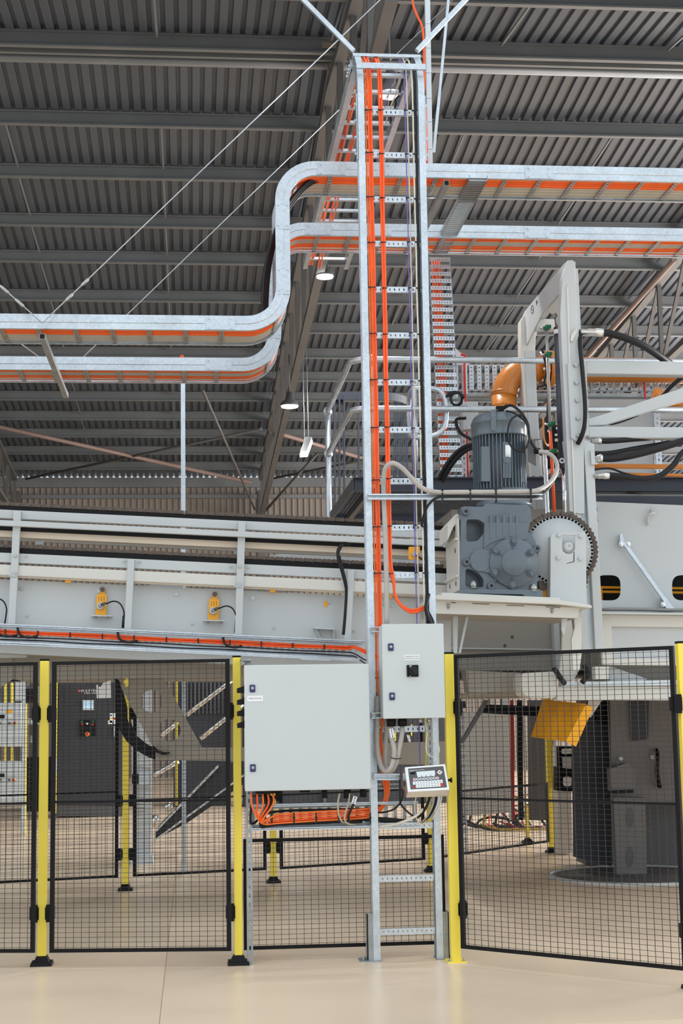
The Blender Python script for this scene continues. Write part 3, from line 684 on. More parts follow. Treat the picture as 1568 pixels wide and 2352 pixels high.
for y in (1584, 1611, 1637, 1664):                     # black sockets on its left flank
    c = P(555, y, CY1+.08); O('socket', MB().box(X0-.004, X0+.004, CY1+.02, CY1+.12, c.z-.023, c.z+.026).hexa([(X0-.045, CY1+.04, c.z-.022), (X0-.004, CY1+.04, c.z-.022), (X0-.004, CY1+.1, c.z-.022), (X0-.045, CY1+.1, c.z-.022)], [(X0-.045, CY1+.04, c.z+.008), (X0-.004, CY1+.04, c.z+.02), (X0-.004, CY1+.1, c.z+.02), (X0-.045, CY1+.1, c.z+.008)]), BLACKP, cb)
for x, w, h in ((642, 14, 22), (745, 15, 40), (797, 22, 44), (834, 20, 40), (610, 60, 14), (700, 30, 12)):   # plugs and glands under it
    c = P(x, 1815, CY1+.12); O('cable_gland', MB().cyl((c.x, CY1+.12, Z0+.004), (c.x, CY1+.12, Z0-S(h, 10)*.5), S(w, 10)/2*.8, 10), BLACKP, cb)
CY2 = 9.86
sb, sX0, sX1, sZ0, sZ1 = cabinet('narrow pale grey isolator cabinet with a black rotary switch mounted on the ladder', [(876, 1434), (1017, 1432), (1024, 1649), (881, 1651)], CY2, .25)
lock(sb, 897, 1486.5, CY2); lock(sb, 900, 1599.5, CY2)
nameplate(sb, 945.5, 1510.5, 35, 13, CY2, ['INFEED MOTOR', 'ISOLATOR (11kW)'], .0115)
c = P(947, 1541, CY2); s = S(13.5, CY2)
sw = O('rotary_switch', MB().box(c.x-s, c.x+s, CY2-.012, CY2, c.z-s, c.z+s), BLACKP, sb, bevel=.003)
O('switch_knob', MB().cyl((c.x+.002, CY2-.012, c.z), (c.x+.002, CY2-.03, c.z), .029, 18).bar((c.x-.018, CY2-.04, c.z+.024), (c.x+.02, CY2-.04, c.z-.022), .016, .022, (0,1,0)), BLACK, sw, bevel=.002)
O('switch_mark', MB().bar((c.x-.018, CY2-.0135, c.z+.036), (c.x-.018, CY2-.0135, c.z+.018), .004, .003, (0,1,0)).bar((c.x-.010, CY2-.0135, c.z+.03), (c.x-.001, CY2-.0135, c.z+.016), .006, .003, (0,1,0)).bar((c.x-.012, CY2-.0135, c.z+.03), (c.x-.006, CY2-.0135, c.z+.036), .004, .003, (0,1,0)), LABELW, sw)
O('switch_mark', MB().box(c.x-.024, c.x-.010, CY2-.0135, CY2-.012, c.z-.037, c.z-.029), GREEN, sw)
for y0_, y1_ in ((1440, 1452), (1637, 1650)):          # mounting tabs to the ladder rail
    a = P(853, y0_, CY2+.2); b = P(880, y1_, CY2+.2); O('mounting_bracket', MB().box(a.x, b.x, CY2+.19, CY2+.25, b.z, b.z+.006).box(a.x, b.x, CY2+.19, CY2+.25, a.z-.006, a.z).box(a.x+.006, a.x+.03, CY2+.225, CY2+.25, b.z, a.z), GALV, sb)
    O('bracket_bolt', hexbolt((a.x+.02, CY2+.225, (a.z+b.z)/2), (0,-1,0), .009, .012), ZINC, sb)
for x in (898, 924):
    c = P(x, 1651, CY2+.1); O('cable_gland', MB().cyl((c.x, CY2+.1, sZ0+.004), (c.x, CY2+.1, sZ0-.05), .03, 12), BLACKP, sb)
for x in (965, 985):
    c = P(x, 1651, CY2+.1); O('cable_gland', MB().cyl((c.x, CY2+.1, sZ0+.004), (c.x, CY2+.1, sZ0-.03), .013, 10), ZINC, sb)
# struts carrying the cabinets
def slotted_post(label, px0, px1, ytop, Y, zb=0.0):
    a = P(px0, ytop, Y); b = P(px1, ytop, Y); wv = b.x-a.x; t = T('slotted_strut', label, 'strut', ((a.x+b.x)/2, Y+.02, zb))
    n = int((a.z-zb)/.055); O('slotted_face', strip((a.x, Y, zb), (0,0,1), (1,0,0), (0,-1,0), a.z-zb, wv, n, .026, .011, .02, .04), GALVD, t); return t
slotted_post('slotted galvanised strut down the right of the second yellow post', 562.5, 576, 1512, 10.17)
a = P(552, 1513, 10.16); b = P(576, 1519, 10.16)
tag(O('corner_bracket', MB().box(a.x, P(576, 1513, 10.16).x, 10.0, 10.2, b.z, b.z+.004).box(a.x, a.x+.005, 10.0, 10.2, b.z-.03, b.z+.02), GALVD), 'short galvanised bracket peeping over the top left corner of the wide cabinet', 'bracket')
# short galvanised tray under the wide cabinet
mt = T('slotted_tray', 'short slotted galvanised tray with orange cables under the wide cabinet', 'cable tray', P(790, 1902, 10.2))
q0 = P(574, 1912, 10.2); q1 = P(990, 1895, 10.2); TZ = (q0.z+q1.z)/2+.004; TX0, TX1 = q0.x, P(960, 1900, 10.2).x; TH = S(57, 10.2)
O('tray_back', strip((TX0, 10.24, TZ), (1,0,0), (0,0,1), (0,-1,0), TX1-TX0, TH, 17, .038, TH*.62, .02, 0), GALVD, mt)
for z, hgt in ((TZ-.002, .016), (TZ+TH-.016, .016)): O('tray_flange', MB().box(TX0, TX1, 10.165, 10.24, z+hgt*.4, z+hgt*.4+.003).box(TX0, TX1, 10.165, 10.168, z, z+hgt), GALV, mt)
def cab(name, m, pts, r, label, n=6, group=None, k=8): return tag(O(name, MB().tube(pxs(pts, n), r, k), m), label, 'cable', group)
for i in range(4):
    o = i*3.2
    cab('black_cable', BLACK, [(618+i*5, 1828, 10.06), (610+i*2, 1858, 10.08), (598, 1895+i, 10.12), (640, 1888+o*.6, 10.17), (740, 1884+o*.6, 10.19), (840, 1878+o*.6, 10.2), (930, 1884+o*.5, 10.21)], .0085, 'black cable along the foot of the short tray, %s from the top' % NTH[i], group='black cables in the short tray')
cab('black_cable', BLACK, [(560+18, 1840, 10.1), (575, 1885, 10.12), (584, 1890, 10.14), (622, 1866, 10.2), (740, 1860, 10.22), (855, 1858, 10.22)], .008, 'black cable along the upper edge of the short tray under the wide cabinet')
cab('beige_cable', BEIGE, [(780, 1822, 10.02), (776, 1842, 10.02), (777, 1866, 10.04), (784, 1886, 10.08), (795, 1890, 10.14)], .006, 'beige cable dropping from the wide cabinet, the left one of two')
cab('beige_cable', BEIGE, [(803, 1822, 10.02), (800, 1845, 10.02), (793, 1868, 10.04), (792, 1884, 10.06), (802, 1893, 10.1), (818, 1892, 10.16)], .006, 'beige cable dropping from the wide cabinet, the right one curving back')
cab('black_cable', BLACK, [(815, 1840, 9.99), (808, 1855, 10.0), (800, 1874, 10.04), (805, 1888, 10.1), (830, 1888, 10.18)], .008, 'black cable with a white tag beside the beige pair under the wide cabinet')
def ctag(px, py, px2, py2, Y, label):
    a, b = P(px, py, Y), P(px2, py2, Y); t = tag(O('cable_tag', MB().bar(a, b, .026, .003, (0,1,0)), LABELW), label, 'tag'); u = (b-a).normalized()
    for s_ in (a+u*.008, b-u*.008): O('tag_hole', MB().cyl(s_+V((0,-.0035,0)), s_+V((0,-.001,0)), .004, 8), INK, t)
    m_ = (a+b)/2; v_ = u if u.z > 0 else -u; text('lettering', 'INFEED', .012, m_+V((0,-.003,0)), t, INK, u=v_, v=V((-v_.z,0,v_.x)))
ctag(811, 1846, 816, 1829, 9.975, 'white cable tag under the wide cabinet on the black cable')
ctag(902, 1694, 898, 1674, 9.9, 'white cable tag on the grey conduit below the narrow cabinet')
for x in (624, 675, 726, 778, 850):
    p = P(x, 1879, 10.075); o_ = O('cable_tie', MB().box(p.x-.005, p.x+.005, p.y, p.y+.004, p.z-.035, p.z+.035).box(p.x-.008, p.x+.008, p.y-.004, p.y+.002, p.z-.004, p.z+.008), BLACK); tag(o_, 'black cable tie round the orange bundle in the short tray, %s from the left' % NTH[(624, 675, 726, 778, 850).index(x)], 'cable tie', 'cable ties on the short tray')
# thick grey conduits hanging in loops below the narrow cabinet
cab('grey_conduit', GREYC, [(897, 1662, 9.98), (898, 1690, 9.95), (905, 1720, 9.93), (903, 1748, 9.93), (894, 1768, 9.94), (882, 1770, 9.98), (872, 1752, 10.02), (866, 1715, 10.06), (866, 1660, 10.08), (866, 1600, 10.11)], .0165, 'thick grey conduit with a tag looping left below the narrow cabinet', 8)
cab('grey_conduit', GREYC, [(924, 1662, 9.98), (922, 1690, 9.95), (916, 1722, 9.94), (910, 1750, 9.95), (899, 1770, 9.97), (888, 1766, 10.02), (884, 1745, 10.08), (886, 1700, 10.11), (890, 1655, 10.12)], .0165, 'thick grey conduit hanging from the right gland of the narrow cabinet', 8)
cab('cable_tie', BLACK, [(897, 1740, 9.915), (908, 1743, 9.905), (921, 1742, 9.92)], .003, 'long black tie holding the two hanging grey conduits together', k=5)
cab('grey_cable', WHITEC, [(974, 1652, 9.98), (980, 1680, 9.98), (978, 1720, 9.97), (985, 1735, 9.97), (998, 1738, 9.97), (1008, 1726, 9.97), (1006, 1712, 9.98), (996, 1706, 10.0)], .0035, 'thin white cable ending in a loose loop below the narrow cabinet')
cab('beige_cable', mat('yellow green wire', hx(196, 186, 60), .5), [(977, 1655, 10.02), (980, 1690, 10.03), (978, 1760, 10.05), (984, 1850, 10.1), (980, 1890, 10.14)], .005, 'yellow-green earth wire behind the terminal')
tag(O('slotted_strut', strip(P(984, 1880, 10.13), (0,0,1), (1,0,0), (0,-1,0), P(984, 1655, 10.13).z-P(984, 1880, 10.13).z, .04, 12, .03, .01, .02, .03), GALVD), 'slotted zinc strut standing behind the weighing terminal', 'strut')
# ================================================================== WEIGHING TERMINAL
TYa, TYb = 9.86, 9.76
a, b, c_, d_ = P(929, 1761.5, TYa), P(1022, 1754.5, TYa), P(1032.5, 1813.5, TYb), P(936, 1819, TYb)
e_, f_ = P(1030.5, 1829, 9.80), P(932.5, 1832.5, 9.80)
tm = T('weighing_terminal', 'stainless steel weighing terminal with a keypad tilted back beside the ladder', 'terminal', (e_+f_)/2)
bk_ = V((0, .13, .012))
g_, h_ = P(1022, 1754.5, TYa)+V((0,.10,-.04)), P(929, 1761.5, TYa)+V((0,.10,-.04))
i_, j_ = e_+V((0,.14,.02)), f_+V((0,.14,.02))
mb = MB().add([a, b, c_, d_, e_, f_, g_, h_, i_, j_], [(0,1,2,3), (3,2,4,5), (0,7,6,1), (0,3,5,9,7), (1,6,8,4,2), (7,9,8,6), (5,4,8,9)])
O('housing', mb, STAIN, tm, bevel=.003)
nf = (b-a).cross(d_-a).normalized(); nf = nf if nf.y < 0 else -nf
def face(u, v): return (a*(1-u)+b*u)*(1-v)+(d_*(1-u)+c_*u)*v
def fq(u0, u1, v0, v1, lift, th=.0012):
    q = [face(u0, v0), face(u1, v0), face(u1, v1), face(u0, v1)]; return MB().hexa([p+nf*lift for p in q], [p+nf*(lift+th) for p in q])
O('keypad_membrane', fq(.075, .945, .085, .905, .0006), DGREY, tm)
lc = O('display', fq(.27, .715, .235, .40, .002), SCREEN, tm)
for k in range(4): O('soft_key', fq(.28+k*.11, .28+k*.11+.09, .405, .452, .002), LABELW, tm)
dm = face(.83, .32); uu = (b-a).normalized(); vv = (d_-a).normalized(); sz = .018
O('cursor_key', MB().prism([dm+nf*.002+uu*sz, dm+nf*.002+vv*sz, dm+nf*.002-uu*sz, dm+nf*.002-vv*sz], nf*.001), LABELW, tm)
O('cursor_mark', MB().prism([dm+nf*.0032+uu*sz*.4, dm+nf*.0032+vv*sz*.4, dm+nf*.0032-uu*sz*.4, dm+nf*.0032-vv*sz*.4], nf*.0006), RED, tm)
for k in range(8):
    p = face(.20+k*.079, .535); O('round_key', MB().cyl(p+nf*.0018, p+nf*.0032, .0098, 12), LABELW, tm)
    O('key_mark', MB().cyl(p+nf*.0032, p+nf*.0036, .0055, 8), (RED, DGREY, DGREY, DGREY, DGREY, DGREY, GREEN, RED)[k], tm)
for r in range(4):
    for k in range(11):
        if (r, k) in ((2, 0), (2, 10), (3, 10)): continue
        u0 = .145+k*.066; v0 = .615+r*.066
        O('key', fq(u0, u0+.06, v0, v0+.056, .002), RED if (r, k) == (3, 0) else LABELW, tm)
O('enter_key', fq(.145+10*.066, .145+10*.066+.06, .615+2*.066, .615+4*.066-.01, .002), RED, tm)
O('info_panel', fq(.12, .235, .235, .33, .002, .0005), BLACKP, tm)
p = face(.125, .155)
for k in (0, 1): O('logo_swoosh', MB().tube([p+nf*.003+uu*(k*.016+.012*math.cos(t))*.8+vv*(.009*math.sin(t)) for t in [i*PI/8 for i in range(9)]], .0016, 5), INKW, tm)
text('lettering', 'WEIGH-TRONIX', .0105, face(.33, .175)+nf*.003, tm, INKW, u=uu, v=-vv)
O('vent_plug', MB().cyl((e_+V((-.03,-.001,.018))), (e_+V((-.03,-.008,.018))), .006, 8), ZINC, tm)
p = P(1036, 1792, 9.83); O('side_knob', MB().cyl((p.x-.02, 9.84, p.z), (p.x-.002, 9.84, p.z), .008, 8).cyl((p.x-.004, 9.84, p.z), (p.x+.006, 9.84, p.z), .016, 12), BLACKP, tm)
p = P(934, 1800, 9.9); O('side_knob', MB().cyl((p.x-.02, 9.88, p.z), (p.x+.01, 9.88, p.z), .016, 12), BLACKP, tm)
def chan(label, px0, px1, yt, yb, Y, m=GALV, d=.04, par=None):
    a = P(px0, yt, Y); b = P(px1, yt, Y); zt_, zb_ = a.z, P(px0, yb, Y).z; e = .0035; l = (zt_-zb_)*.24
    prof = [(Y, zt_), (Y, zt_-l), (Y+e, zt_-l), (Y+e, zt_-e), (Y+d-e, zt_-e), (Y+d-e, zb_+e), (Y+e, zb_+e), (Y+e, zb_+l), (Y, zb_+l), (Y, zb_), (Y+d, zb_), (Y+d, zt_)]
    return tag(O('strut_channel', MB().prism([(a.x, y, z) for y, z in prof], (b.x-a.x, 0, b.z-a.z)), m), label, 'strut')
chan('galvanised channel arm holding the weighing terminal to the ladder', 859, 918, 1777, 1792, 10.06)
chan('second galvanised channel just under the terminal arm', 862, 918, 1800, 1812, 10.2, GALVD)
# leads below the terminal
for i, (nm, m, pts, r, lab) in enumerate((
    ('black_cable', BLACK, [(918, 1790, 9.98), (918, 1830, 9.96), (922, 1850, 9.97), (945, 1872, 10.0), (960, 1878, 10.05)], .006, 'black lead swinging down left of the terminal'),
    ('black_cable', BLACK, [(925, 1815, 9.9), (922, 1838, 9.93), (905, 1858, 10.02), (880, 1866, 10.12), (862, 1866, 10.17)], .006, 'black lead running back left towards the short tray'),
    ('black_cable', BLACK, [(988, 1826, 9.9), (980, 1850, 9.92), (966, 1872, 9.98), (948, 1880, 10.05)], .009, 'thick black lead below the terminal, the left one'),
    ('black_cable', BLACK, [(1002, 1828, 9.9), (998, 1850, 9.92), (985, 1874, 9.98), (968, 1888, 10.05)], .010, 'thick black lead below the terminal, the right one'),
    ('grey_cable', GREYC, [(997, 1828, 9.88), (993, 1850, 9.9), (980, 1876, 9.96), (966, 1890, 10.05)], .006, 'grey lead between the two thick black leads'),
    ('white_cable', WHITEC, [(1014, 1826, 9.9), (1010, 1848, 9.92), (1000, 1868, 9.95), (992, 1882, 10.0)], .006, 'white lead at the right end below the terminal'),
    ('white_cable', WHITEC, [(972, 1858, 9.95), (955, 1874, 9.96), (935, 1884, 9.98), (905, 1894, 10.05), (870, 1899, 10.14)], .009, 'pale bare cable end lying across the tray below the terminal'),
    ('white_cable', WHITEC, [(955, 1832, 9.92), (952, 1850, 9.96), (956, 1880, 10.0), (968, 1892, 10.05), (985, 1890, 10.1)], .004, 'thin white lead drooping under the terminal'))):
    cab(nm, m, pts, r, lab)
# ================================================================== ARM WITH CONDUITS TOWARDS THE MOTOR
AY = 10.06
chan('long galvanised channel reaching from the ladder across to the motor', 845, 1246, 1134, 1147, AY, GALV, .045)
cab('grey_conduit', GREYC, [(888, 1432, 10.10), (887, 1330, 10.09), (884, 1215, 10.09), (881, 1140, 10.12), (881, 1095, 10.06), (887, 1072, 10.02), (902, 1064, 10.0), (922, 1074, 10.0), (945, 1098, 10.01), (968, 1120, 10.02), (1000, 1130, 10.03), (1060, 1130.5, 10.03), (1200, 1129, 10.04), (1240, 1124, 10.06), (1266, 1104, 10.3), (1279, 1076, 10.6), (1272, 1052, 10.85), (1255, 1040, 10.95), (1238, 1037, 10.98)], .0165, 'grey conduit climbing the ladder, humping over and running along the channel to the motor', 8)
cab('black_cable', BLACK, [(968, 1208, 10.1), (974, 1180, 10.05), (985, 1158, 10.02), (1002, 1144, 10.01), (1030, 1140, 10.03), (1200, 1141, 10.03), (1240, 1138, 10.08), (1262, 1118, 10.3), (1282, 1085, 10.62)], .009, 'black cable leaving the ladder along the long channel')
for x in (1016, 1080, 1139, 1219):
    p = P(x, 1137, AY-.045); tag(O('cable_tie', MB().box(p.x-.005, p.x+.005, p.y, p.y+.004, p.z-.045, p.z+.04).box(p.x-.007, p.x+.007, p.y-.004, p.y+.03, p.z+.036, p.z+.042).box(p.x-.007, p.x+.007, p.y-.004, p.y+.03, p.z-.048, p.z-.042), BLACK), 'black cable tie round the conduit and channel at the motor, %s from the left' % NTH[(1016, 1080, 1139, 1219).index(x)], 'cable tie', 'cable ties on the long channel')
cab('black_cable', BLACK, [(984, 1365, 10.14), (978, 1395, 10.1), (982, 1415, 10.1), (990, 1434, 10.1)], .013, 'thick black cable end bending into the narrow cabinet, the left one')
cab('black_cable', BLACK, [(976, 1395, 10.16), (984, 1410, 10.13), (992, 1425, 10.12), (994, 1436, 10.12)], .013, 'thick black cable end bending into the narrow cabinet, the right one')
# ================================================================== CHAIN CONVEYOR (left half, sloping down to the right)
KS = 0.0472
CYF = 12.0
def yl(y0, x): return y0+KS*x
XA, XB = -640, 1036
def strip_px(y0, y1, xa=XA, xb=XB): return [(xa, yl(y0, xa)), (xb, yl(y0, xb)), (xb, yl(y1, xb)), (xa, yl(y1, xa))]
cv = T('chain_conveyor', 'pale grey chain conveyor behind the fence sloping down towards the motor', 'conveyor', P(400, 1480, CYF))
plate('side_beam', strip_px(1170, 1190), CYF, .05, PAINT, cv, bevel=.004)
plate('chain_rail', strip_px(1161, 1170.5), CYF+.02, .06, BLACKP, cv)
plate('guard_rail', strip_px(1194, 1207), CYF-.10, .045, PAINT, cv, bevel=.005)
plate('chain_rail', strip_px(1208.5, 1217.5), CYF+.03, .05, BLACKP, cv)
plate('cross_beam', strip_px(1217, 1233), CYF+.05, .09, CREAM, cv, bevel=.004)
plate('chain_rail', strip_px(1257, 1268), CYF+.02, .06, BLACKP, cv)
plate('side_beam', strip_px(1269, 1291), CYF+.0, .05, PAINT, cv, bevel=.004)
plate('tube_beam', strip_px(1296, 1321), CYF-.03, .09, PAINTW, cv, bevel=.008)
plate('beam_lip', strip_px(1321, 1324.5), CYF-.0, .06, CREAM, cv)
plate('side_plate', strip_px(1330, 1500), CYF+.10, .012, PAINT, cv)
# far side of the frame
plate('side_beam', strip_px(1232, 1240), CYF+1.1, .05, TAUPE, cv)
for x in (90, 545): plate('spacer', [(x-8, yl(1233, x)), (x+8, yl(1233, x)), (x+8, yl(1246, x)), (x-8, yl(1246, x))], CYF+.12, .05, PAINT, cv)
def cpost(x0, x1, y0, y1, w, Y=CYF-.055, d=.05):
    return plate('post', [(x0, y0), (x0+w, y0+w*KS), (x1+w, y1+w*KS), (x1, y1)], Y, d, PAINT, cv, bevel=.004)
for x in (32, 548, -484):
    p = cpost(x-1, x-14 if x < 100 else x-9, yl(1171, x), yl(1432, x), 17)
    for y in (1275, 1316): 
        xx = x+1-(y-1171)*.04+3; c = P(xx+3, yl(y, xx), CYF-.056); O('bolt', hexbolt(c, (0,-1,0), .012, .012), ZINC, p)
    q = x-10-(1322-1171)*.02; plate('clamp', [(q+1, yl(1319, q)), (q+20, yl(1320, q)), (q+20, yl(1324, q)), (q+1, yl(1323, q))], CYF-.065, .02, ZINC, p)
for x in (293, 798, -225): cpost(x, x-8, yl(1270, x), yl(1432, x), 16, CYF-.05)
for x, y, r in ((48, 1350, 3.6), (405, 1347, 3.6), (580, 1347, 3.6), (755, 1347, 3.2), (62, 1412, 2.2), (442, 1412, 2.2), (628, 1412, 2.2), (227, 1347, 3.6), (812, 1412, 2.2), (900, 1350, 3), (883, 1348, 2.5), (60, 1275, 2), (285, 1275, 2.4), (320, 1275, 2.4), (530, 1276, 2.4), (570, 1276, 2.4), (930, 1276, 2.4)):
    o_ = 0 if y < 1300 else .1
    O('bolt', hexbolt(P(x, yl(y, x), CYF+o_-.001), (0,-1,0), S(r, 12), .014), ZINC, cv)
plate('slot_cover', rpoly([(744, 1380), (752, 1380), (752, 1394), (744, 1394)], 4), CYF+.093, .008, AMBER, cv)
for x, lw in ((150, 12), (620, 12), (1060-170, 10)): plate('spacer', [(x, yl(1321, x)), (x+lw, yl(1321, x)), (x+lw, yl(1331, x)), (x, yl(1331, x))], CYF+.02, .05, AMBER, cv)
br = plate('handle_bracket', [(721, 1441), (768, 1443), (768, 1446), (721, 1444)], CYF-.0, .1, PAINT, cv)
plate('bracket_leg', [(723, 1444), (727, 1444), (738, 1468), (736, 1468)], CYF+.06, .035, PAINT, br); plate('bracket_leg', [(764, 1446), (768, 1446), (768, 1470), (765, 1470)], CYF+.06, .035, PAINT, br)
# the two chains: every link a part
def roller_chain(label, y0, xa, xb, pitch, hgt, Y):
    t = T('roller_chain', label, 'chain', P((xa+xb)/2, yl(y0, (xa+xb)/2), Y)); a, b = P(xa, yl(y0, xa), Y), P(xb, yl(y0, xb), Y); u = (b-a).normalized(); n = int((xb-xa)/pitch); st = (b-a)/n; L = st.length; h = S(hgt, Y)
    up = V((0,-1,0)).cross(u); up = up if up.z > 0 else -up
    mb = MB(); q = a
    prof = [q-u*L*.48-up*h*.28, q-u*L*.3-up*h*.5, q-up*h*.36, q+u*L*.3-up*h*.5, q+u*L*.48-up*h*.28, q+u*L*.48+up*h*.28, q+u*L*.3+up*h*.5, q+up*h*.36, q-u*L*.3+up*h*.5, q-u*L*.48+up*h*.28]
    mb.prism(prof, (0,.006,0)); mb.prism([p+V((0,.03,0)) for p in prof], (0,.006,0))
    for s in (-.27, .27): mb.cyl(q+u*L*s+V((0,-.006,0)), q+u*L*s+V((0,.034,0)), h*.24, 6)
    base = O('chain_link', mb, CHAIN, t); off = ORG[base.name]-a
    for k in range(1, n): C(base, a+st*k+off, t)
    return t
roller_chain('upper brown roller chain along the top edge of the sloping conveyor', 1156.5, XA, 1030, 23.3, 9, CYF+.01)
roller_chain('lower brown roller chain running inside the sloping conveyor frame', 1252.5, XA, 1030, 22, 9, CYF+.012)
# yellow sensor brackets
def sensor(label, x, y, clabel, ctrail):
    t = T('sensor_bracket', label, 'sensor', P(x, y+33, CYF))
    Y = CYF+.06
    fp = [(x-14, y+30), (x+11, y+31), (x+12, y-16), (x-11, y-17)]; sl = []
    for k in range(3):
        xx = x-6+k*6; sl.append(poly([(xx-.9, y-12), (xx+.9, y-12), (xx+.9, y-2), (xx-.9, y-2)], Y))
    plate('bracket_plate', fp, Y, .006, AMBER, t, holes=sl)
    plate('sensor_arm', rpoly([(x-4, y-5), (x-4, y-34), (x+8, y-34), (x+8, y-5)], 5), Y+.012, .014, AMBER, t)
    c = P(x+2, y-28, Y+.006); O('roller', MB().cyl(c, c+V((0,-.02,0)), S(5.5, 12), 14).cyl(c+V((0,-.02,0)), c+V((0,-.03,0)), S(2, 12), 8), DGREY, t)
    c = P(x-2, y+10, Y); s_ = O('sensor_barrel', MB().cyl(c, c+V((0,-.04,0)), S(8, 12), 14).cyl(c+V((0,-.04,0)), c+V((.012,-.075,0.004)), S(5, 12), 12).cyl(c, c+V((0,-.012,0)), S(9.5, 12), 6), ZINC, t)
    O('sensor_plug', MB().tube([c+V((.01,-.07,.003)), c+V((.045,-.08,.02))], [.014, .008], 10), DGREY, s_)
    plate('shelf', [(x-25, y+30), (x+23, y+31.5), (x+23, y+34), (x-25, y+33)], CYF+.0, .1, PAINT, t)
    for sx in (-13, 15): c = P(x+sx, y+34, CYF+.04); O('shelf_bolt', MB().cyl(c, c+V((0,0,-.02)), .009, 6), ZINC, t)
    cc = [(x+10, y+5, CYF-.02), (x+28, y-1, CYF-.04), (x+42, y+4, CYF-.05), (x+50, y+18, CYF-.05), (x+52, y+32, CYF-.04), (x+50, y+60, CYF-.02)]
    cb_ = tag(O('sensor_cable', MB().tube(pxs(cc, 6), .006, 7), BLACK), clabel, 'cable')
    O('tie_sleeve', MB().tube([P(x+52, y+32, CYF-.04), P(x+50, y+60, CYF-.02)], .013, 8), BLACK, cb_)
sensor('yellow slotted sensor bracket with roller on the conveyor, the left one', 233, 1382, 'black sensor lead arching right from the left yellow bracket', 0)
sensor('yellow slotted sensor bracket with roller on the conveyor, the right one', 491, 1393, 'black sensor lead arching right from the right yellow bracket', 0)
cab('sensor_cable', BLACK, [(-16, 1374, CYF-.02), (0, 1376, CYF-.04), (10, 1384, CYF-.05), (15, 1398, CYF-.05), (14, 1412, CYF-.04), (11, 1432, CYF-.02)], .006, 'black sensor lead entering at the left edge of the picture')
t = T('sensor_bracket', 'square yellow sensor plate seen through the ladder near the gearbox', 'sensor', P(950, 1286, CYF-.06))
plate('bracket_plate', rpoly([(938, 1256), (964, 1255), (963, 1286), (938, 1285)], 2), CYF-.13, .006, AMBER, t)
c = P(951, 1274, CYF-.13); O('sensor_barrel', MB().cyl(c, c+V((0,-.03,0)), S(5.5, 12), 12).cyl(c+V((0,-.03,0)), c+V((.03,-.04,-.005)), S(3.5, 12), 10), ZINC, t)
cab('sensor_cable', BLACK, [(953, 1274, CYF-.17), (962, 1280, CYF-.17), (968, 1284, CYF-.16), (980, 1283, CYF-.15), (992, 1290, CYF-.12)], .006, 'thin black lead trailing right from the square yellow plate')
# black hose hanging in front of the conveyor
for i in range(2):
    cab('black_hose', BLACK, [(804-i*3, yl(1211, 800), CYF-.02), (788-i*4, 1250, CYF-.08), (777-i*2, 1268, CYF-.09), (776+i*4, 1282, CYF-.09), (784+i*3, 1310, CYF-.08), (792+i*2, 1340, CYF-.07), (795, 1360+i*3, CYF-.05), (793, 1400, CYF-.05), (790-i*2, 1458, CYF-.04)], .011, 'black hose bowing left at the short conveyor post, the %s one' % ('right', 'left')[i], group='black hoses by the short conveyor post', n=8)
# ------------------------------------------------ slotted cable tray fixed along it
tx = -640; tb = 838
ct = T('slotted_tray', 'long slotted zinc tray running under the conveyor plate with orange cables', 'cable tray', P(330, 1490, 11.85))
TYB, TYF = 11.93, 11.84
A = P(tx, yl(1478, tx), TYB); B = P(tb, yl(1474, tb), TYB); up = P(tx, yl(1434, tx), TYB)-A
L = (B-A).length
st_ = strip(A, B-A, up, (0,-1,0), L, up.length, 92, .022, up.length*.52, .01, 0); O('tray_back', st_, GALV, ct)
for y0, y1, nm in ((1432, 1438, 'tray_flange'), (1473, 1480, 'tray_flange')):
    plate(nm, strip_px(y0, y1, tx, tb), TYF, .003, GALV, ct)
    plate('tray_lip', strip_px((y0+y1)/2, (y0+y1)/2+1.2, tx, tb), TYF, .09, GALV, ct)
plate('tray_clip', [(690, 1512), (760, 1515), (760, 1518), (690, 1515)], TYF-.004, .02, GALV, ct)
for i in range(3):
    pts = [(x, yl(1447.5+i*3.4+.9*math.sin(x*.02+i), x), 11.868+.012*(i % 2)) for x in range(-640, 801, 40)]+[(812, 1484+i*2, 11.86), (832, 1491+i*3, 11.8), (850, 1499+i*3, 11.7), (866, 1506+i*3, 11.5)]
    cab('orange_cable', ORANGE, pts, .0068, 'orange cable strapped along the conveyor tray, %s from the top' % NTH[i], 3, 'orange cables in the conveyor tray', 7)
for i, y in enumerate((1461, 1468)):
    pts = [(x, yl(y+.7*math.sin(x*.03+i*2), x), 11.88) for x in range(-640, 801, 40)]+[(815, 1502+i*6, 11.87), (835, 1514+i*8, 11.8), (856, 1522+i*10, 11.6)]
    cab('black_cable', BLACK, pts, .0048, 'thin black cable along the foot of the conveyor tray, the %s one' % ('upper', 'lower')[i], 3, 'black cables in the conveyor tray', 6)
for x in (12, 87, 161, 235, 308, 382, 455, 528, 600, 672, 745):
    p = P(x, yl(1451, x), 11.855); tag(O('cable_tie', MB().box(p.x-.005, p.x+.005, p.y, p.y+.004, p.z-.02, p.z+.022), BLACK), 'black tie round the orange bundle in the conveyor tray, %s from the left' % NTH[(12, 87, 161, 235, 308, 382, 455, 528, 600, 672, 745).index(x)], 'cable tie', 'cable ties on the conveyor tray')
for x, w in ((-8, 48), (40, 46), (270, 45), (512, 42)):
    cab('sensor_cable', BLACK, [(x, yl(1440, x), 11.86), (x+4, yl(1454, x), 11.85), (x+16, yl(1461, x), 11.845), (x+34, yl(1462, x), 11.845), (x+w, yl(1459, x), 11.86)], .009, 'thick black lead loop sagging out of the conveyor tray, %s from the left' % NTH[(-8, 40, 270, 512).index(x)], group='lead loops at the conveyor tray')
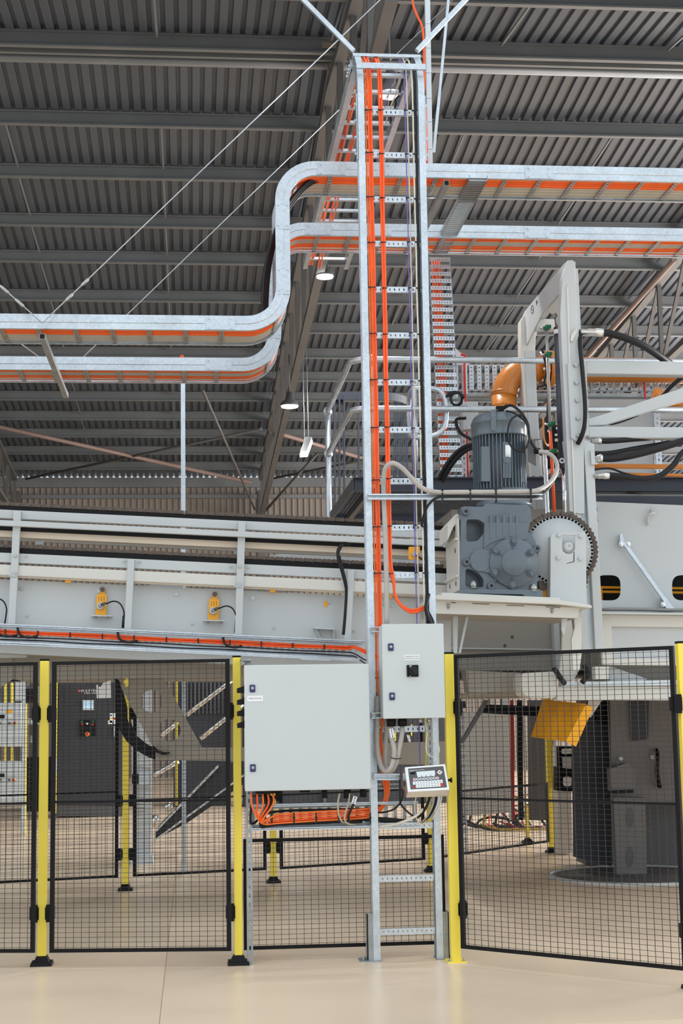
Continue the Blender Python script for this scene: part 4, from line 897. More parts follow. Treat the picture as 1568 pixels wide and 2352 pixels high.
# ------------------------------------------------ underside and swing arm
bl_ = cv
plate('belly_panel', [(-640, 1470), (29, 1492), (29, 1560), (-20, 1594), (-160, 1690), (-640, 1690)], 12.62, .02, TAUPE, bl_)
plate('belly_panel', [(29, 1490), (280, 1495), (540, 1504), (1045, 1520), (1045, 1530), (540, 1556), (29, 1560)], 12.64, 1.5, TAUPE, bl_)  # made deep to shade the floor behind the fence
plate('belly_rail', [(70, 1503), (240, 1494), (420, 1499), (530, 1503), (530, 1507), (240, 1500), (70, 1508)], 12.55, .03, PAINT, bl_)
plate('foot_bracket', [(-30, 1500), (62, 1502), (60, 1510), (-30, 1511)], 12.3, .1, PAINT, bl_); plate('leg', [(22, 1480), (38, 1481), (36, 1503), (20, 1503)], 12.3, .08, PAINT, bl_); plate('leg', [(283, 1480), (298, 1481), (296, 1509), (281, 1509)], 12.3, .06, PAINT, bl_)
for k in range(14):
    x = 630+(k % 7)*5.2; y = 1510+(k//7)*5-((k % 7)*.3); O('drain_hole', MB().cyl(P(x, y, 12.639), P(x, y, 12.6395), .006, 6), BLACKP, bl_)
ARMP = mat('shaded arm paint', hx(140, 132, 120), .5, 0, .04, 1.5)  # base colour darkened for the shade the arm hangs in
sa = T('swing_arm', 'grey brown arm plate with two round holes behind the fence', 'machine arm', P(380, 1745, 12.7))
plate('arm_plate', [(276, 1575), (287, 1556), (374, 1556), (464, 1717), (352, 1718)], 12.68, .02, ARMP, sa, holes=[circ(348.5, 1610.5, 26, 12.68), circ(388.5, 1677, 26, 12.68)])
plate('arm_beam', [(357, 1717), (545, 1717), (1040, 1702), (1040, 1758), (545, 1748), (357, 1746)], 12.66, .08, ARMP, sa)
outer = [(262, 1554), (267, 1580), (268, 1610), (267, 1650), (275, 1678), (290, 1702), (315, 1725), (340, 1739), (358, 1745)]
inner = [(358, 1722), (336, 1709), (312, 1690), (300, 1660), (292, 1628), (283, 1592), (272, 1562)]
plate('guard_belt', outer+inner, 12.75, .12, BLACKP, sa)
plate('guard_belt', [(352, 1712), (362, 1722), (376, 1728), (390, 1727), (389, 1732), (374, 1734), (358, 1728), (346, 1716)], 12.6, .03, BLACKP, sa)
plate('yellow_edge', [(290, 1556), (295, 1555), (295, 1575), (289, 1578), (284, 1565)], 12.66, .01, YEL, sa)
plate('yellow_edge', [(293, 1618), (297, 1628), (296, 1662), (293, 1650)], 12.73, .01, YEL, sa)
# pale chute behind, showing in the gap between the beams
plate('back_chute', [(612, 1279), (668, 1266), (790, 1262), (1010, 1272), (1010, 1300), (700, 1288)], 13.4, .06, PAINT, cat='chute', label='pale sloping chute edge showing in the gap between the conveyor beams')
plate('back_plate', [(330, 1346), (376, 1338), (420, 1340), (420, 1352)], CYF+1.1, .06, PAINT, cv)
for x in (-250, -520): plate('floor_leg', [(x, yl(1430, x)), (x+22, yl(1430, x)), (x+20, 2115), (x-2, 2115)], CYF+.15, .12, PAINT, cv)
plate('shade_tray', strip_px(1478, 1500), CYF+.112, 1.2, TAUPE, cv)  # hidden underside plate, added to shade the floor below
# ================================================================== GEAR MOTOR ON ITS PLATFORM
MY = 11.3
pf = T('motor_platform', 'pale painted steel platform carrying the gear motor', 'platform', P(1170, 1420, MY+.4))
plate('deck_plate', [(1001, 1367), (1283, 1378), (1350, 1388), (1359, 1391), (1359, 1397), (1283, 1388), (1001, 1377)], MY-.10, .95, PAINTW, pf, bevel=.004)
plate('base_plate', [(1014, 1361), (1285, 1373), (1285, 1379), (1014, 1367.5)], MY-.05, .7, PAINTW, pf)
sl = [poly([(x, y), (x+w, y+w*.04), (x+w, y+2+w*.04), (x, y+2)], MY-.02) for x, y, w in ((1084, 1385, 40), (1162, 1389, 42), (1253, 1393, 34), (1035, 1383, 12))]
plate('front_beam', [(1001, 1378), (1332, 1396), (1326, 1420), (1001, 1409)], MY-.02, .012, PAINTW, pf, holes=sl)
plate('beam_web', [(1001, 1378), (1332, 1396), (1326, 1420), (1001, 1409)], MY+.06, .7, TAUPE, pf)
for x, y in ((1029, 1387), (1267, 1397)): c = P(x, y, MY-.02); O('deck_bolt', MB().cyl(c, c+V((0,0,-.025)), .014, 6).cyl(c+V((0,0,-.025)), c+V((0,0,-.04)), .008, 8), ZINC, pf)
plate('gusset', [(1318, 1416), (1334, 1402), (1336, 1500), (1330, 1540), (1316, 1540), (1312, 1470), (1320, 1440)], MY+.1, .03, PAINTW, pf)
plate('stay', [(1290, 1421), (1303, 1420), (1298, 1448), (1294, 1461), (1289, 1446)], MY+.05, .02, PAINT, pf)
for a_ in ([(1041, 1408), (1052, 1408), (1050, 1500), (1042, 1500)], [(1071, 1411), (1077, 1411), (1058, 1500), (1053, 1500)]): plate('strut', a_, MY+.3, .05, PAINT, pf)
gm = T('gear_motor', 'big blue grey gear motor standing upright on the platform', 'motor', P(1150, 1368, MY+.3))
body = [(1058, 1166), (1066, 1163), (1110, 1164), (1114, 1157), (1211, 1160), (1219, 1168), (1219, 1196), (1212, 1222), (1223, 1231), (1230, 1244), (1231, 1258), (1238, 1262), (1235, 1282), (1236, 1300), (1233, 1352), (1246, 1357), (1246, 1371), (1210, 1369), (1205, 1364), (1110, 1363), (1076, 1364), (1056, 1360)]
GF = MY
h1 = rpoly([(1071, 1193), (1098, 1193), (1113, 1203), (1113, 1222), (1096, 1243), (1071, 1244)], 8)
h2 = rpoly([(1069, 1307), (1080, 1307), (1098, 1316), (1110, 1330), (1110, 1349), (1069, 1347)], 7)
plate('housing_front', body, GF, .16, MOTOR, gm, holes=[poly(h1, GF), poly(h2, GF)], bevel=.004)
plate('housing', [(1060, 1172), (1216, 1168), (1216, 1200), (1228, 1250), (1232, 1300), (1230, 1358), (1062, 1356)], GF+.15, .42, MOTOR, gm, bevel=.01)
plate('housing_rib', rpoly([(1112, 1200), (1214, 1200), (1210, 1240), (1150, 1238), (1122, 1250), (1110, 1262)], 6), GF-.012, .03, MOTOR, gm, bevel=.006)
for k in range(5): plate('casting_rib', rpoly([(1124+k*15, 1184), (1131+k*15, 1184), (1131+k*15, 1236-k*1.5), (1124+k*15, 1238-k*1.5)], 3), GF-.0155, .02, MOTOR, gm, bevel=.003)
plate('foot', [(1056, 1354), (1076, 1352), (1205, 1354), (1246, 1357), (1246, 1372), (1206, 1370), (1200, 1366), (1110, 1364), (1056, 1363)], GF-.03, .5, MOTOR, gm, bevel=.004)
# round covers
plate('cover_lobe', circ(1104, 1287, 26, GF-.02, 28) and [(1104+26*math.cos(2*PI*k/28), 1287+26*math.sin(2*PI*k/28)) for k in range(28)], GF-.02, .03, MOTOR, gm, bevel=.005)
plate('cover_bridge', [(1104, 1262), (1128, 1264), (1140, 1248), (1140, 1340), (1128, 1318), (1104, 1312)], GF-.018, .03, MOTOR, gm, bevel=.004)
c = P(1178, 1293, GF); R_ = S(58, GF)
O('output_cover', MB().lathe(c, (0,-1,0), [(0, 0), (R_, 0), (R_, .03), (R_*.985, .036), (R_*.56, .036), (R_*.54, .05), (R_*.52, .054), (0, .054)], 40), MOTOR, gm)
for bx, by in ((1178.5, 1242), (1220, 1268.5), (1220, 1318), (1176, 1343), (1134, 1315), (1136, 1265)):
    q = P(bx, by, GF-.036); O('cover_bolt', MB().cyl(q+V((0,.02,0)), q+V((0,-.004,0)), .030, 14).cyl(q, q+V((0,-.026,0)), .020, 6), MOTORD, gm)
for bx, by in ((1068, 1176), (1070, 1292), (1126.5, 1346.5), (1231, 1261)):
    q = P(bx, by, GF); o_ = O('cap_screw', MB().lathe(q, (0,-1,0), [(.030, -.01), (.030, .028), (.026, .034), (.012, .034), (.012, .012), (0, .012)], 16), MOTORD, gm)
for bx, by in ((1087, 1343), (1224, 1350)):
    q = P(bx, by, GF-.015); O('anchor_nut', MB().cyl(q+V((0,0,-.022)), q+V((0,0,.02)), .027, 6).cyl(q+V((0,0,.02)), q+V((0,0,.027)), .016, 10).cyl(q+V((0,0,-.028)), q+V((0,0,-.022)), .03, 14), ZINC, gm)
# pale mounting flange on the left flank
x_ = P(1056, 1250, GF).x
zt2, zb2 = P(1056, 1190, GF).z, P(1056, 1361, GF).z
O('side_flange', MB().box(x_-.012, x_+.004, GF+.02, GF+.58, zb2+.0, zt2), PAINTW, gm, bevel=.004)
for zz in (.12, .40): O('flange_rib', MB().box(x_-.03, x_-.012, GF+.02, GF+.58, zb2+zz, zb2+zz+.014), PAINTW, gm)
for zz, yy in ((.08, .15), (.08, .42), (.33, .15), (.50, .15), (.50, .42)): O('flange_hole', MB().cyl((x_-.0125, GF+yy, zb2+zz), (x_-.0135, GF+yy, zb2+zz), .02, 12), INK, gm)
plate('top_cowl', [(1028, 1206), (1062, 1170), (1062, 1180), (1040, 1212), (1028, 1240)], GF+.1, .4, PAINTW, gm)
# motor: axis upright
MC = P(1149, 1140, MY+.30); MCx, MCy = MC.x, MC.y
def zz(y): return P(1149, y, MCy).z
RM = S(62, MCy)
O('lantern', MB().lathe((MCx+.03, MCy, zz(1170)), (0,0,1), [(0, 0), (S(66, MCy), 0), (S(66, MCy), .05), (S(54, MCy), .06), (S(52, MCy), .11), (S(58, MCy), .115), (S(58, MCy), .15), (0, .15)], 32), MOTOR, gm)
O('motor_core', MB().lathe((MCx, MCy, zz(1130)), (0,0,1), [(0, 0), (RM*.9, 0), (RM*.9, zz(1000)-zz(1130)), (0, zz(1000)-zz(1130))], 40), MOTORD, gm)
mb = MB()
for k in range(44):
    a = 2*PI*k/44; d_ = V((math.cos(a), math.sin(a), 0)); p0 = V((MCx, MCy, zz(1128)))+d_*RM*.95; mb.bar(p0, p0+V((0,0,zz(1004)-zz(1128))), .007, RM*.13, d_)
O('cooling_fins', mb, MOTOR, gm, kind='stuff')
ht = zz(953)-zz(1006)
O('fan_cowl', MB().lathe((MCx, MCy, zz(1006)), (0,0,1), [(RM*.96, 0), (RM*1.06, 0), (RM*1.06, .012), (RM*1.05, ht*.55), (RM*1.07, ht*.56), (RM*1.05, ht*.62), (RM*.98, ht*.82), (RM*.86, ht*.95), (RM*.6, ht*1.0), (0, ht*1.02)], 40), MOTOR, gm)
def pad(nm, x0, x1, y0, y1, Y, d, m, par=gm): return plate(nm, [(x0, y0), (x1, y0), (x1, y1), (x0, y1)], Y, d, m, par, bevel=.004)
fr_ = MCy-RM
pad('fin_pad', 1105, 1125, 1025, 1106, fr_+.03, .1, MOTOR); pad('fin_pad', 1197, 1208, 1040, 1108, fr_+.06, .1, MOTOR)
pad('mounting_pad', 1154, 1174, 1015, 1098, fr_-.002, .06, MOTOR); pad('rating_plate', 1160, 1173, 1022, 1050, fr_-.006, .004, STAIN)
q = P(1163, 1057, fr_); O('eye_boss', MB().cyl(q+V((0,.02,0)), q+V((0,-.016,0)), .028, 6).cyl(q+V((0,-.016,0)), q+V((0,-.02,0)), .014, 10), MOTOR, gm)
for x in (1156, 1163, 1170): pad('boss_rib', x-1.3, x+1.3, 1066, 1098, fr_-.012, .02, MOTOR)
O('sensor_strap', MB().sweep([V((MCx-.08, MCy-RM*1.02, zz(1000))), V((MCx-.08, MCy-RM*1.03, zz(968))), V((MCx-.07, MCy-RM*.86, zz(952))), V((MCx-.02, MCy-RM*.3, zz(945))), V((MCx+.02, MCy, zz(944)))], [(-.02,-.003),(.02,-.003),(.02,.003),(-.02,.003)], (0,0,1)), MOTOR, gm)
O('sensor_plug', MB().box(MCx-.03, MCx+.03, MCy-RM*.5, MCy-RM*.3, zz(948), zz(938)).tube([V((MCx+.02, MCy-RM*.4, zz(943))), V((MCx+.06, MCy-RM*.4, zz(936)))], .014, 8), BLACKP, gm)
tb_ = O('terminal_box', MB().hexa([P(1212, 1060, 11.35), P(1232, 1072, 11.35), P(1243, 1066, 11.62), P(1224, 1056, 11.62)], [P(1210, 1012, 11.35), P(1230, 1012, 11.35), P(1243, 1008, 11.62), P(1224, 1008, 11.62)]), DGREY, gm, bevel=.006)
q = P(1226, 1037, 11.36); O('cable_gland', MB().cyl(q, q+V((.05,-.01,.004)), .022, 10), BLACKP, tb_)
cab('black_cable', BLACK, [(1160, 936, 11.45), (1172, 931, 11.42), (1186, 938, 11.38), (1200, 952, 11.33), (1212, 975, 11.3), (1215, 1000, 11.28), (1222, 1020, 11.28), (1234, 1034, 11.3), (1243, 1045, 11.32)], .0105, 'thick black lead from the motor top down to its terminal box', 6)
lp = [(1170+0, 950, 11.36), (1200, 958, 11.33)]
cab('black_cable', BLACK, [(1203, 955, 11.3), (1188, 954, 11.29), (1174, 964, 11.27), (1167, 984, 11.26), (1167, 1010, 11.25), (1177, 1029, 11.24), (1194, 1036, 11.25), (1208, 1028, 11.26), (1215, 1008, 11.26), (1213, 985, 11.28), (1203, 965, 11.3), (1180, 949, 11.34), (1163, 944, 11.4)], .008, 'black lead coiled in one loop against the motor', 5)
for i in range(2):
    cab('black_hose', BLACK, [(1088, 1020+i*8, 11.9), (1068+i*3, 1026+i*8, 12.0), (1046+i*3, 1042+i*10, 12.1), (1024+i*6, 1070+i*8, 12.2), (1008+i*8, 1100+i*5, 12.3)], .019, ('black hose with a yellow stripe curving down left of the motor', 'second black hose curving down left of the motor below the striped one')[i], 6)
# sprocket with its bearing bracket
sp = T('sprocket', 'pale sprocket disc with a brown roller chain right of the gearbox', 'sprocket', P(1284, 1380, MY+.2))
SY = MY+.16; cs = P(1284, 1264, SY); RS = S(85, SY)
O('disc', MB().lathe(cs, (0,1,0), [(0, 0), (RS*.97, 0), (RS*.97, .02), (0, .02)], 56), PAINT, sp)
mb = MB(); n = 56
for k in range(n):
    a0 = 2*PI*k/n; mb.prism([cs+V((math.cos(a0-.04), 0, math.sin(a0-.04)))*RS*.90, cs+V((math.cos(a0+.04), 0, math.sin(a0+.04)))*RS*.90, cs+V((math.cos(a0), 0, math.sin(a0)))*RS*1.02], (0,.018,0))
O('teeth', mb, PAINT, sp, kind='stuff')
rc = T('roller_chain', 'brown roller chain wrapped over the pale sprocket', 'chain', cs+V((0,0,RS)))
Rc = RS*1.03; dl = 2*PI/50; mb = MB(); Lk = Rc*dl; hh = S(11, SY)
prof = [(-.86,-.2),(-.74,-.42),(-.5,-.52),(-.28,-.42),(0,-.24),(.28,-.42),(.5,-.52),(.74,-.42),(.86,-.2),(.86,.2),(.74,.42),(.5,.52),(.28,.42),(0,.24),(-.28,.42),(-.5,.52),(-.74,.42),(-.86,.2)]
def link(ang, y):
    r_ = V((math.cos(ang), 0, math.sin(ang))); t_ = V((-math.sin(ang), 0, math.cos(ang))); c0 = cs+r_*Rc; m_ = MB()
    for dy in (-.012, .026): m_.prism([c0+t_*p_[0]*Lk+r_*p_[1]*hh+V((0,dy+y,0)) for p_ in prof], (0,.007,0))
    for s_ in (.5,): m_.cyl(c0+t_*Lk*s_+V((0,-.016,0)), c0+t_*Lk*s_+V((0,.036,0)), hh*.24, 6)
    return m_
for k in range(-7, 22): O('chain_link', link(math.radians(8)+k*dl, .007*(k % 2)), CHAIN, rc)
for k in range(1, 5):
    m_ = link(0, 0); e = cs+V((math.cos(math.radians(8)-7*dl), 0, math.sin(math.radians(8)-7*dl)))*Rc; mv = e+V((-.012*k, 0, -Lk*k))-(cs+V((Rc, 0, 0)))
    m_.v = [p+mv for p in m_.v]; O('chain_link', m_, CHAIN, rc)
bk = T('bearing_bracket', 'pale bearing bracket plate with four bolts in front of the sprocket', 'bracket', P(1305, 1388, MY+.05))
BY = MY+.06
slot = poly([(1291, 1228), (1320, 1228), (1320, 1262), (1317, 1268), (1310, 1272), (1300, 1271), (1293, 1266), (1291, 1258)], BY)
plate('bracket_plate', [(1264, 1230), (1271, 1222), (1343, 1222), (1345, 1240), (1347, 1389), (1263, 1377)], BY, .016, PAINT, bk, holes=[slot], bevel=.003)
plate('bracket_side', [(1264, 1232), (1268, 1230), (1267, 1377), (1262, 1377)], BY+.016, .3, PAINTW, bk)
O('slot_frame', MB().prism(poly([(1288, 1225), (1323, 1225), (1323, 1229), (1288, 1229)], BY-.004), (0,.02,0)), PAINT, bk)
q = P(1305, 1255.5, BY+.03); O('shaft_end', MB().lathe(q, (0,-1,0), [(0,-.05), (S(15,11.3), -.05), (S(15,11.3), .012), (S(13.5,11.3), .012), (S(13,11.3), .002), (S(12.4,11.3), .002), (S(12,11.3), .016), (.004, .016), (.004, .012), (0, .012)], 32), PAINT, bk)
for bx, by in ((1282.5, 1229), (1332.5, 1231), (1281, 1281), (1331.5, 1283)): O('bolt', hexbolt(P(bx, by, BY), (0,-1,0), S(4.4, 11.3), .02), PAINT, bk)
O('scratch_mark', MB().prism(poly([(1317, 1268), (1319, 1268), (1318.5, 1291), (1316, 1291)], BY-.0006), (0,.0006,0)).prism(poly([(1301, 1293.5), (1316, 1289.5), (1317, 1291), (1301, 1295)], BY-.0006), (0,.0006,0)), INK, bk)
plate('guide_block', [(1236, 1352), (1262, 1350), (1262, 1372), (1246, 1371), (1240, 1360)], MY+.2, .2, AMBER, cat='block', label='amber yellow block between gearbox foot and bearing bracket')
plate('chain_tail', rpoly([(1236, 1334), (1246, 1332), (1256, 1338), (1260, 1350), (1250, 1356), (1238, 1352)], 3), MY+.18, .05, CHAIN, cat='chain', label='brown chain end lying on the amber block behind the gearbox foot')
# ================================================================== LIFTING FRAME (a portal running away from the viewer)
YN, YF = 11.75, 13.3
lf = T('lifting_frame', 'tall white portal frame with a bolted mast right of the motor', 'machine frame', P(1345, 1500, YN))
near = [(1291, 640), (1303, 598), (1315, 597), (1319, 606), (1324, 700), (1331, 800), (1341, 1000), (1342, 1180), (1330, 1180), (1308, 1174), (1297, 942), (1286, 725)]
plate('mast_plate', near, YN, .10, PAINT, lf, bevel=.004)
plate('mast_rib', [(1301, 660), (1305, 652), (1312, 900), (1322, 1180), (1318, 1180), (1308, 900)], YN-.012, .014, PAINTW, lf)
plate('back_plate', [(1316, 616), (1327, 617), (1334, 760), (1322, 762)], YN+.09, .03, PAINT, lf, bevel=.003)
plate('lug', [(1311, 770), (1324, 752), (1325, 762), (1314, 784), (1310, 782)], YN-.03, .1, PAINTW, lf)
bp = plate('bolted_plate', [(1303, 834), (1331, 833), (1338, 905), (1345, 960), (1345, 1002), (1330, 1018), (1311, 1006)], YN-.03, .03, PAINT, lf, bevel=.004)
for x, y in ((1320, 838.5), (1322, 879.5), (1324, 920), (1326, 961), (1327, 1001)): O('plate_bolt', hexbolt(P(x, y, YN-.03), (0,-1,0), S(4.2, YN), .022), ZINC, bp)
plate('flange', [(1331, 800), (1341, 826), (1346, 833), (1352, 1000), (1344, 1000), (1338, 905)], YN+.03, .12, PAINT, lf)
# lower mast in strips: white, recessed channel, white
plate('mast_strip', [(1297, 1010), (1325, 1010), (1334, 1180), (1352, 1492), (1337, 1492), (1330, 1420), (1318, 1180)], YN+.02, .1, PAINT, lf, bevel=.003)
plate('mast_channel', [(1322, 1018), (1340, 1018), (1368, 1492), (1346, 1492)], YN+.06, .05, ALU, lf)
plate('channel_slot', [(1338, 1040), (1341, 1040), (1366, 1490), (1363, 1490)], YN+.055, .01, DGREY, lf)
plate('mast_strip', [(1340, 1010), (1364, 1020), (1364, 1051), (1366, 1100), (1370, 1180), (1382, 1400), (1385, 1492), (1367, 1492), (1357, 1300)], YN+.0, .1, PAINT, lf, bevel=.003)
plate('port_block', [(1356, 1035), (1365, 1035), (1367, 1066), (1358, 1067)], YN-.03, .1, PAINT, lf)
# top beam and far leg
xl = P(1303, 598, YN).x; xr_ = xl+.07; z1 = P(1303, 598, YN).z; z0 = P(1291, 648, YN).z
yf2 = YF+.16
O('top_beam', MB().box(xl, xr_, YN+.02, yf2, z0, z1), PAINT, lf, bevel=.006)
O('beam_cover', MB().prism([(xl-.012, YN+.05, z1-.005), (xl-.012, yf2-.12, z1-.005), (xl-.012, yf2-.005, z1-.12), (xl-.012, yf2-.0, z1-.36), (xl-.012, YN+.9, z0-.02), (xl-.012, YN+.05, z0-.02)], (.012, 0, 0)), PAINT, lf)
for yy, a_ in ((12.9, 0), ): O('clamp_block', MB().box(xl-.0, xl+.16, yy, yy+.12, z0-.09, z0), PAINTW, lf, bevel=.006)
O('hanger_bracket', MB().prism([(xl-.0, YN+.12, z0), (xl, YN+.75, z0), (xl, YN+.62, z0-.10), (xl, YN+.45, z0-.13), (xl, YN+.3, z0-.24), (xl, YN+.12, z0-.26)], (.06,0,0)), PAINTW, lf)
far = [(1196, 735), (1203, 724), (1228, 722), (1246, 735), (1236, 752), (1230, 775), (1229, 800), (1232, 900), (1241, 1040), (1256, 1190), (1222, 1190), (1212, 1040), (1201, 900), (1196, 800)]
plate('far_leg', far, YF, .14, PAINTW, lf, bevel=.005)
plate('far_leg_rib', [(1205, 806), (1227, 806), (1230, 900), (1238, 1040), (1248, 1190), (1236, 1190), (1214, 1000)], YF-.01, .012, PAINT, lf)
# emblem of dark strokes on the beam flank
def flank(y, z): return V((xl-.0125, y, z))
em = MB()
for k in range(12): a0 = 2*PI*k/12; em.cyl(flank(13.0+.05*math.cos(a0), z0+.11+.035*math.sin(a0)), flank(13.0+.05*math.cos(a0+.5), z0+.11+.035*math.sin(a0+.5)), .004, 5)
em.bar(flank(12.97, z0+.10), flank(13.03, z0+.12), .004, .004); em.prism([flank(12.85, z0+.10), flank(12.78, z0+.12), flank(12.85, z0+.16)], (-.001,0,0))
O('emblem', em, DGREY, lf)
# hydraulic cylinder, gauge, small pipes
hc = T('hydraulic_cylinder', 'dark blue hydraulic cylinder hanging inside the white portal', 'cylinder', P(1297, 1180, 12.3))
ca, cb2 = P(1281, 752, 12.3), P(1293, 1076, 12.3)
O('barrel', MB().cyl(ca, cb2, S(10.5, 12.3), 24), BLUEBLK, hc)
O('end_band', MB().cyl(ca+(cb2-ca)*.018, ca+(cb2-ca)*.05, S(10.9, 12.3), 24), LABELW, hc)
O('rod', MB().cyl(cb2, P(1297.5, 1200, 12.3), S(4.6, 12.3), 16), CHROME, hc)
O('clevis', MB().cyl(ca+V((0,0,.12)), ca, S(5, 12.3), 12).cyl(P(1283, 735, 12.2), P(1283, 735, 12.4), S(8, 12.3), 16), ZINC, hc)
u_ = (cb2-ca).normalized(); q = P(1290, 840, 12.3)+V((-.01, -S(10.5, 12.3)*.86, 0)); text('lettering', 'HYDRAULIC', .042, P(1289, 840, 12.24), hc, INKW, u=u_, v=(1, -.35, 0))
q = P(1297, 1057, 12.21); O('round_badge', MB().cyl(q+V((-.02,.025,0)), q+V((-.02,.02,0)), .022, 18), LABELW, hc); O('badge_mark', MB().box(q.x-.03, q.x-.008, q.y+.018, q.y+.02, q.z-.01, q.z+.01), LOCKB, hc)
lg = T('level_gauge', 'clear level tube with four green fittings beside the blue cylinder', 'gauge', P(1274, 1180, 12.4))
pa_ = [(1254.5, 755), (1258, 850), (1263, 990)]; O('clear_tube', MB().tube([P(x, y, 12.45) for x, y in pa_], S(3.6, 12.45), 10), PLEX, lg)
O('orange_tube', MB().tube([P(1263, 990, 12.45), P(1268, 1080, 12.45), P(1274, 1200, 12.45)], S(3.8, 12.45), 10), ORANGE, lg)
for x, y in ((1257, 752), (1259, 814), (1267.5, 974), (1270.5, 1036)):
    p = P(x, y, 12.4); w_, h_ = S(7, 12.4), S(4.2, 12.4); g2 = O('green_fitting', MB().box(p.x-w_, p.x+w_, 12.36, 12.46, p.z-h_, p.z+h_), GREEN, lg, bevel=.005)
    O('fitting_stub', MB().cyl((p.x-w_-.04, 12.41, p.z), (p.x-w_, 12.41, p.z), .010, 8), STAIN, g2)
    if y > 800: O('fitting_tap', MB().cyl((p.x+w_, 12.41, p.z), (p.x+w_+.02, 12.41, p.z), .008, 8), AMBER, g2)
p = P(1242, 757, 12.45); O('stub_plate', MB().prism(poly([(1233, 757), (1237, 750), (1246, 748), (1250, 752), (1248, 760), (1234, 761)], 12.45), (0,.03,0)), PAINT, lg)
for k in range(2): cab('steel_pipe', CHROME, [(1248+k*5, 1044, 12.5), (1251+k*5, 1110, 12.5), (1255+k*5, 1200, 12.5)], .009, ('thin chrome pipe beside the far portal leg, the left one', 'thin chrome pipe beside the far portal leg, the right one')[k])
cab('black_cable', BLACK, [(1244, 800, 12.6), (1248, 815, 12.6), (1255, 850, 12.58), (1250, 880, 12.6), (1258, 892, 12.58), (1258, 930, 12.56), (1256, 974, 12.55)], .011, 'black lead hanging along the clear level tube', 6)
cab('black_cable', BLACK, [(1236, 888, 13.0), (1250, 884, 12.9), (1250, 878, 12.8)], .010, 'short black lead by the pipe flange behind the portal')
# valve manifold seen behind the gauge
vm = T('valve_block', 'dark valve block with fittings behind the clear gauge', 'valve', P(1270, 1075, 12.9))
plate('block', [(1254, 975), (1286, 975), (1288, 1070), (1258, 1070)], 12.9, .15, BLACKP, vm)
for x, y, r_, m_ in ((1260, 991, 4.5, STAIN), (1275, 1000, 3, STAIN), (1258, 1023, 3, STAIN), (1276, 1012, 4, STAIN), (1278, 985, 3.5, STAIN)): c = P(x, y, 12.9); O('port', MB().lathe(c, (0,-1,0), [(S(r_,12.9), 0), (S(r_,12.9), .03), (S(r_*.5,12.9), .03), (S(r_*.5,12.9), .01), (0, .01)], 14), m_, vm)
cab('ochre_pipe', PIPE, [(1247, 960, 12.7), (1248, 1000, 12.65), (1252, 1018, 12.65), (1258, 1025, 12.7)], .008, 'thin ochre pipe bending round behind the gauge')
# ------------------------------------------------ guide beams running right from the mast
gb = T('guide_rails', 'white square beams and brace reaching right from the mast', 'machine frame', P(1460, 1010, 11.95))
plate('upper_beam', [(1346, 828), (1352, 827), (1700, 832), (1700, 863), (1346, 858)], 11.92, .12, PAINT, gb, bevel=.01)
plate('lower_beam', [(1350, 979), (1700, 982), (1700, 1009), (1351, 1005)], 11.92, .10, PAINT, gb, bevel=.01)
plate('brace', [(1350, 962), (1390, 950), (1500, 913), (1700, 846), (1700, 882), (1500, 942), (1390, 976), (1351, 978)], 11.98, .07, PAINT, gb, bevel=.008)
for i in range(2): cab('black_cable', BLACK, [(1372, 967, 12.1), (1400, 972+i*3, 12.12), (1430, 964+i*4, 12.12), (1466, 950+i*4, 12.1)], .006, ('thin black lead sagging below the white brace, upper', 'thin black lead sagging below the white brace, lower')[i])
# ------------------------------------------------ hydraulic hoses
def hose(label, pts, r, fit=None, stripe=None):
    t = T('hydraulic_hose', label, 'hose', P(*pts[0]))
    O('hose_body', MB().tube(pxs(pts, 8), r, 12), BLACK, t)
    if fit: 
        a, b = P(*fit[0]), P(*fit[1]); d = (b-a); O('hose_fitting', MB().tube([a, a+d*.3, a+d*.32, a+d*.62, a+d*.64, b], [r*.75, r*.75, r*1.0, r*1.0, r*1.22, r*1.22], 12), STAIN, t)
    return t
hose('thick black hydraulic hose arching right from the mast top', [(1380, 765, 11.75), (1400, 766, 11.75), (1440, 778, 11.76), (1480, 796, 11.84), (1525, 826, 12.02), (1562, 852, 12.3)], S(9, 11.75), ((1334, 762, 11.75), (1384, 764, 11.75)))
hose('black hydraulic hose just under the lower white beam', [(1376, 1013, 11.9), (1400, 1013, 11.9), (1450, 1009, 11.95), (1520, 1002, 12.05), (1600, 985, 12.2)], S(6.5, 11.9), ((1358, 1013, 11.9), (1380, 1013, 11.9)))
hose('black hydraulic hose with a faint stripe, second below the lower beam', [(1362, 1042, 11.9), (1400, 1041, 11.92), (1460, 1030, 11.97), (1520, 1020, 12.05), (1600, 1004, 12.2)], S(6, 11.9))
hose('thickest black hydraulic hose rising right from its short fitting', [(1378, 1053, 11.8), (1410, 1053, 11.8), (1460, 1044, 11.82), (1520, 1028, 11.86), (1600, 1002, 11.95)], S(8.5, 11.8), ((1366, 1053, 11.8), (1382, 1053, 11.8)))
hose('thin black hose drooping under the ochre pipes', [(1364, 1079, 11.8), (1385, 1076, 11.8), (1405, 1077, 11.8), (1430, 1086, 11.8), (1460, 1094, 11.82), (1490, 1097, 11.85)], S(2.6, 11.8))
hose('black hydraulic hose sagging along the dark beam then climbing at the right edge', [(1390, 1091, 11.75), (1420, 1093, 11.75), (1460, 1099, 11.75), (1490, 1099, 11.75), (1520, 1090, 11.75), (1548, 1066, 11.75), (1562, 1045, 11.75), (1590, 1020, 11.8)], S(7, 11.75), ((1362, 1094, 11.75), (1398, 1092, 11.75)))
hose('black hose tucked along the right flank of the mast', [(1334, 760, 11.8), (1332, 790, 11.72), (1337, 850, 11.68), (1343, 920, 11.66), (1343, 970, 11.66), (1336, 1000, 11.68), (1326, 1020, 11.72)], S(5.5, 11.7))
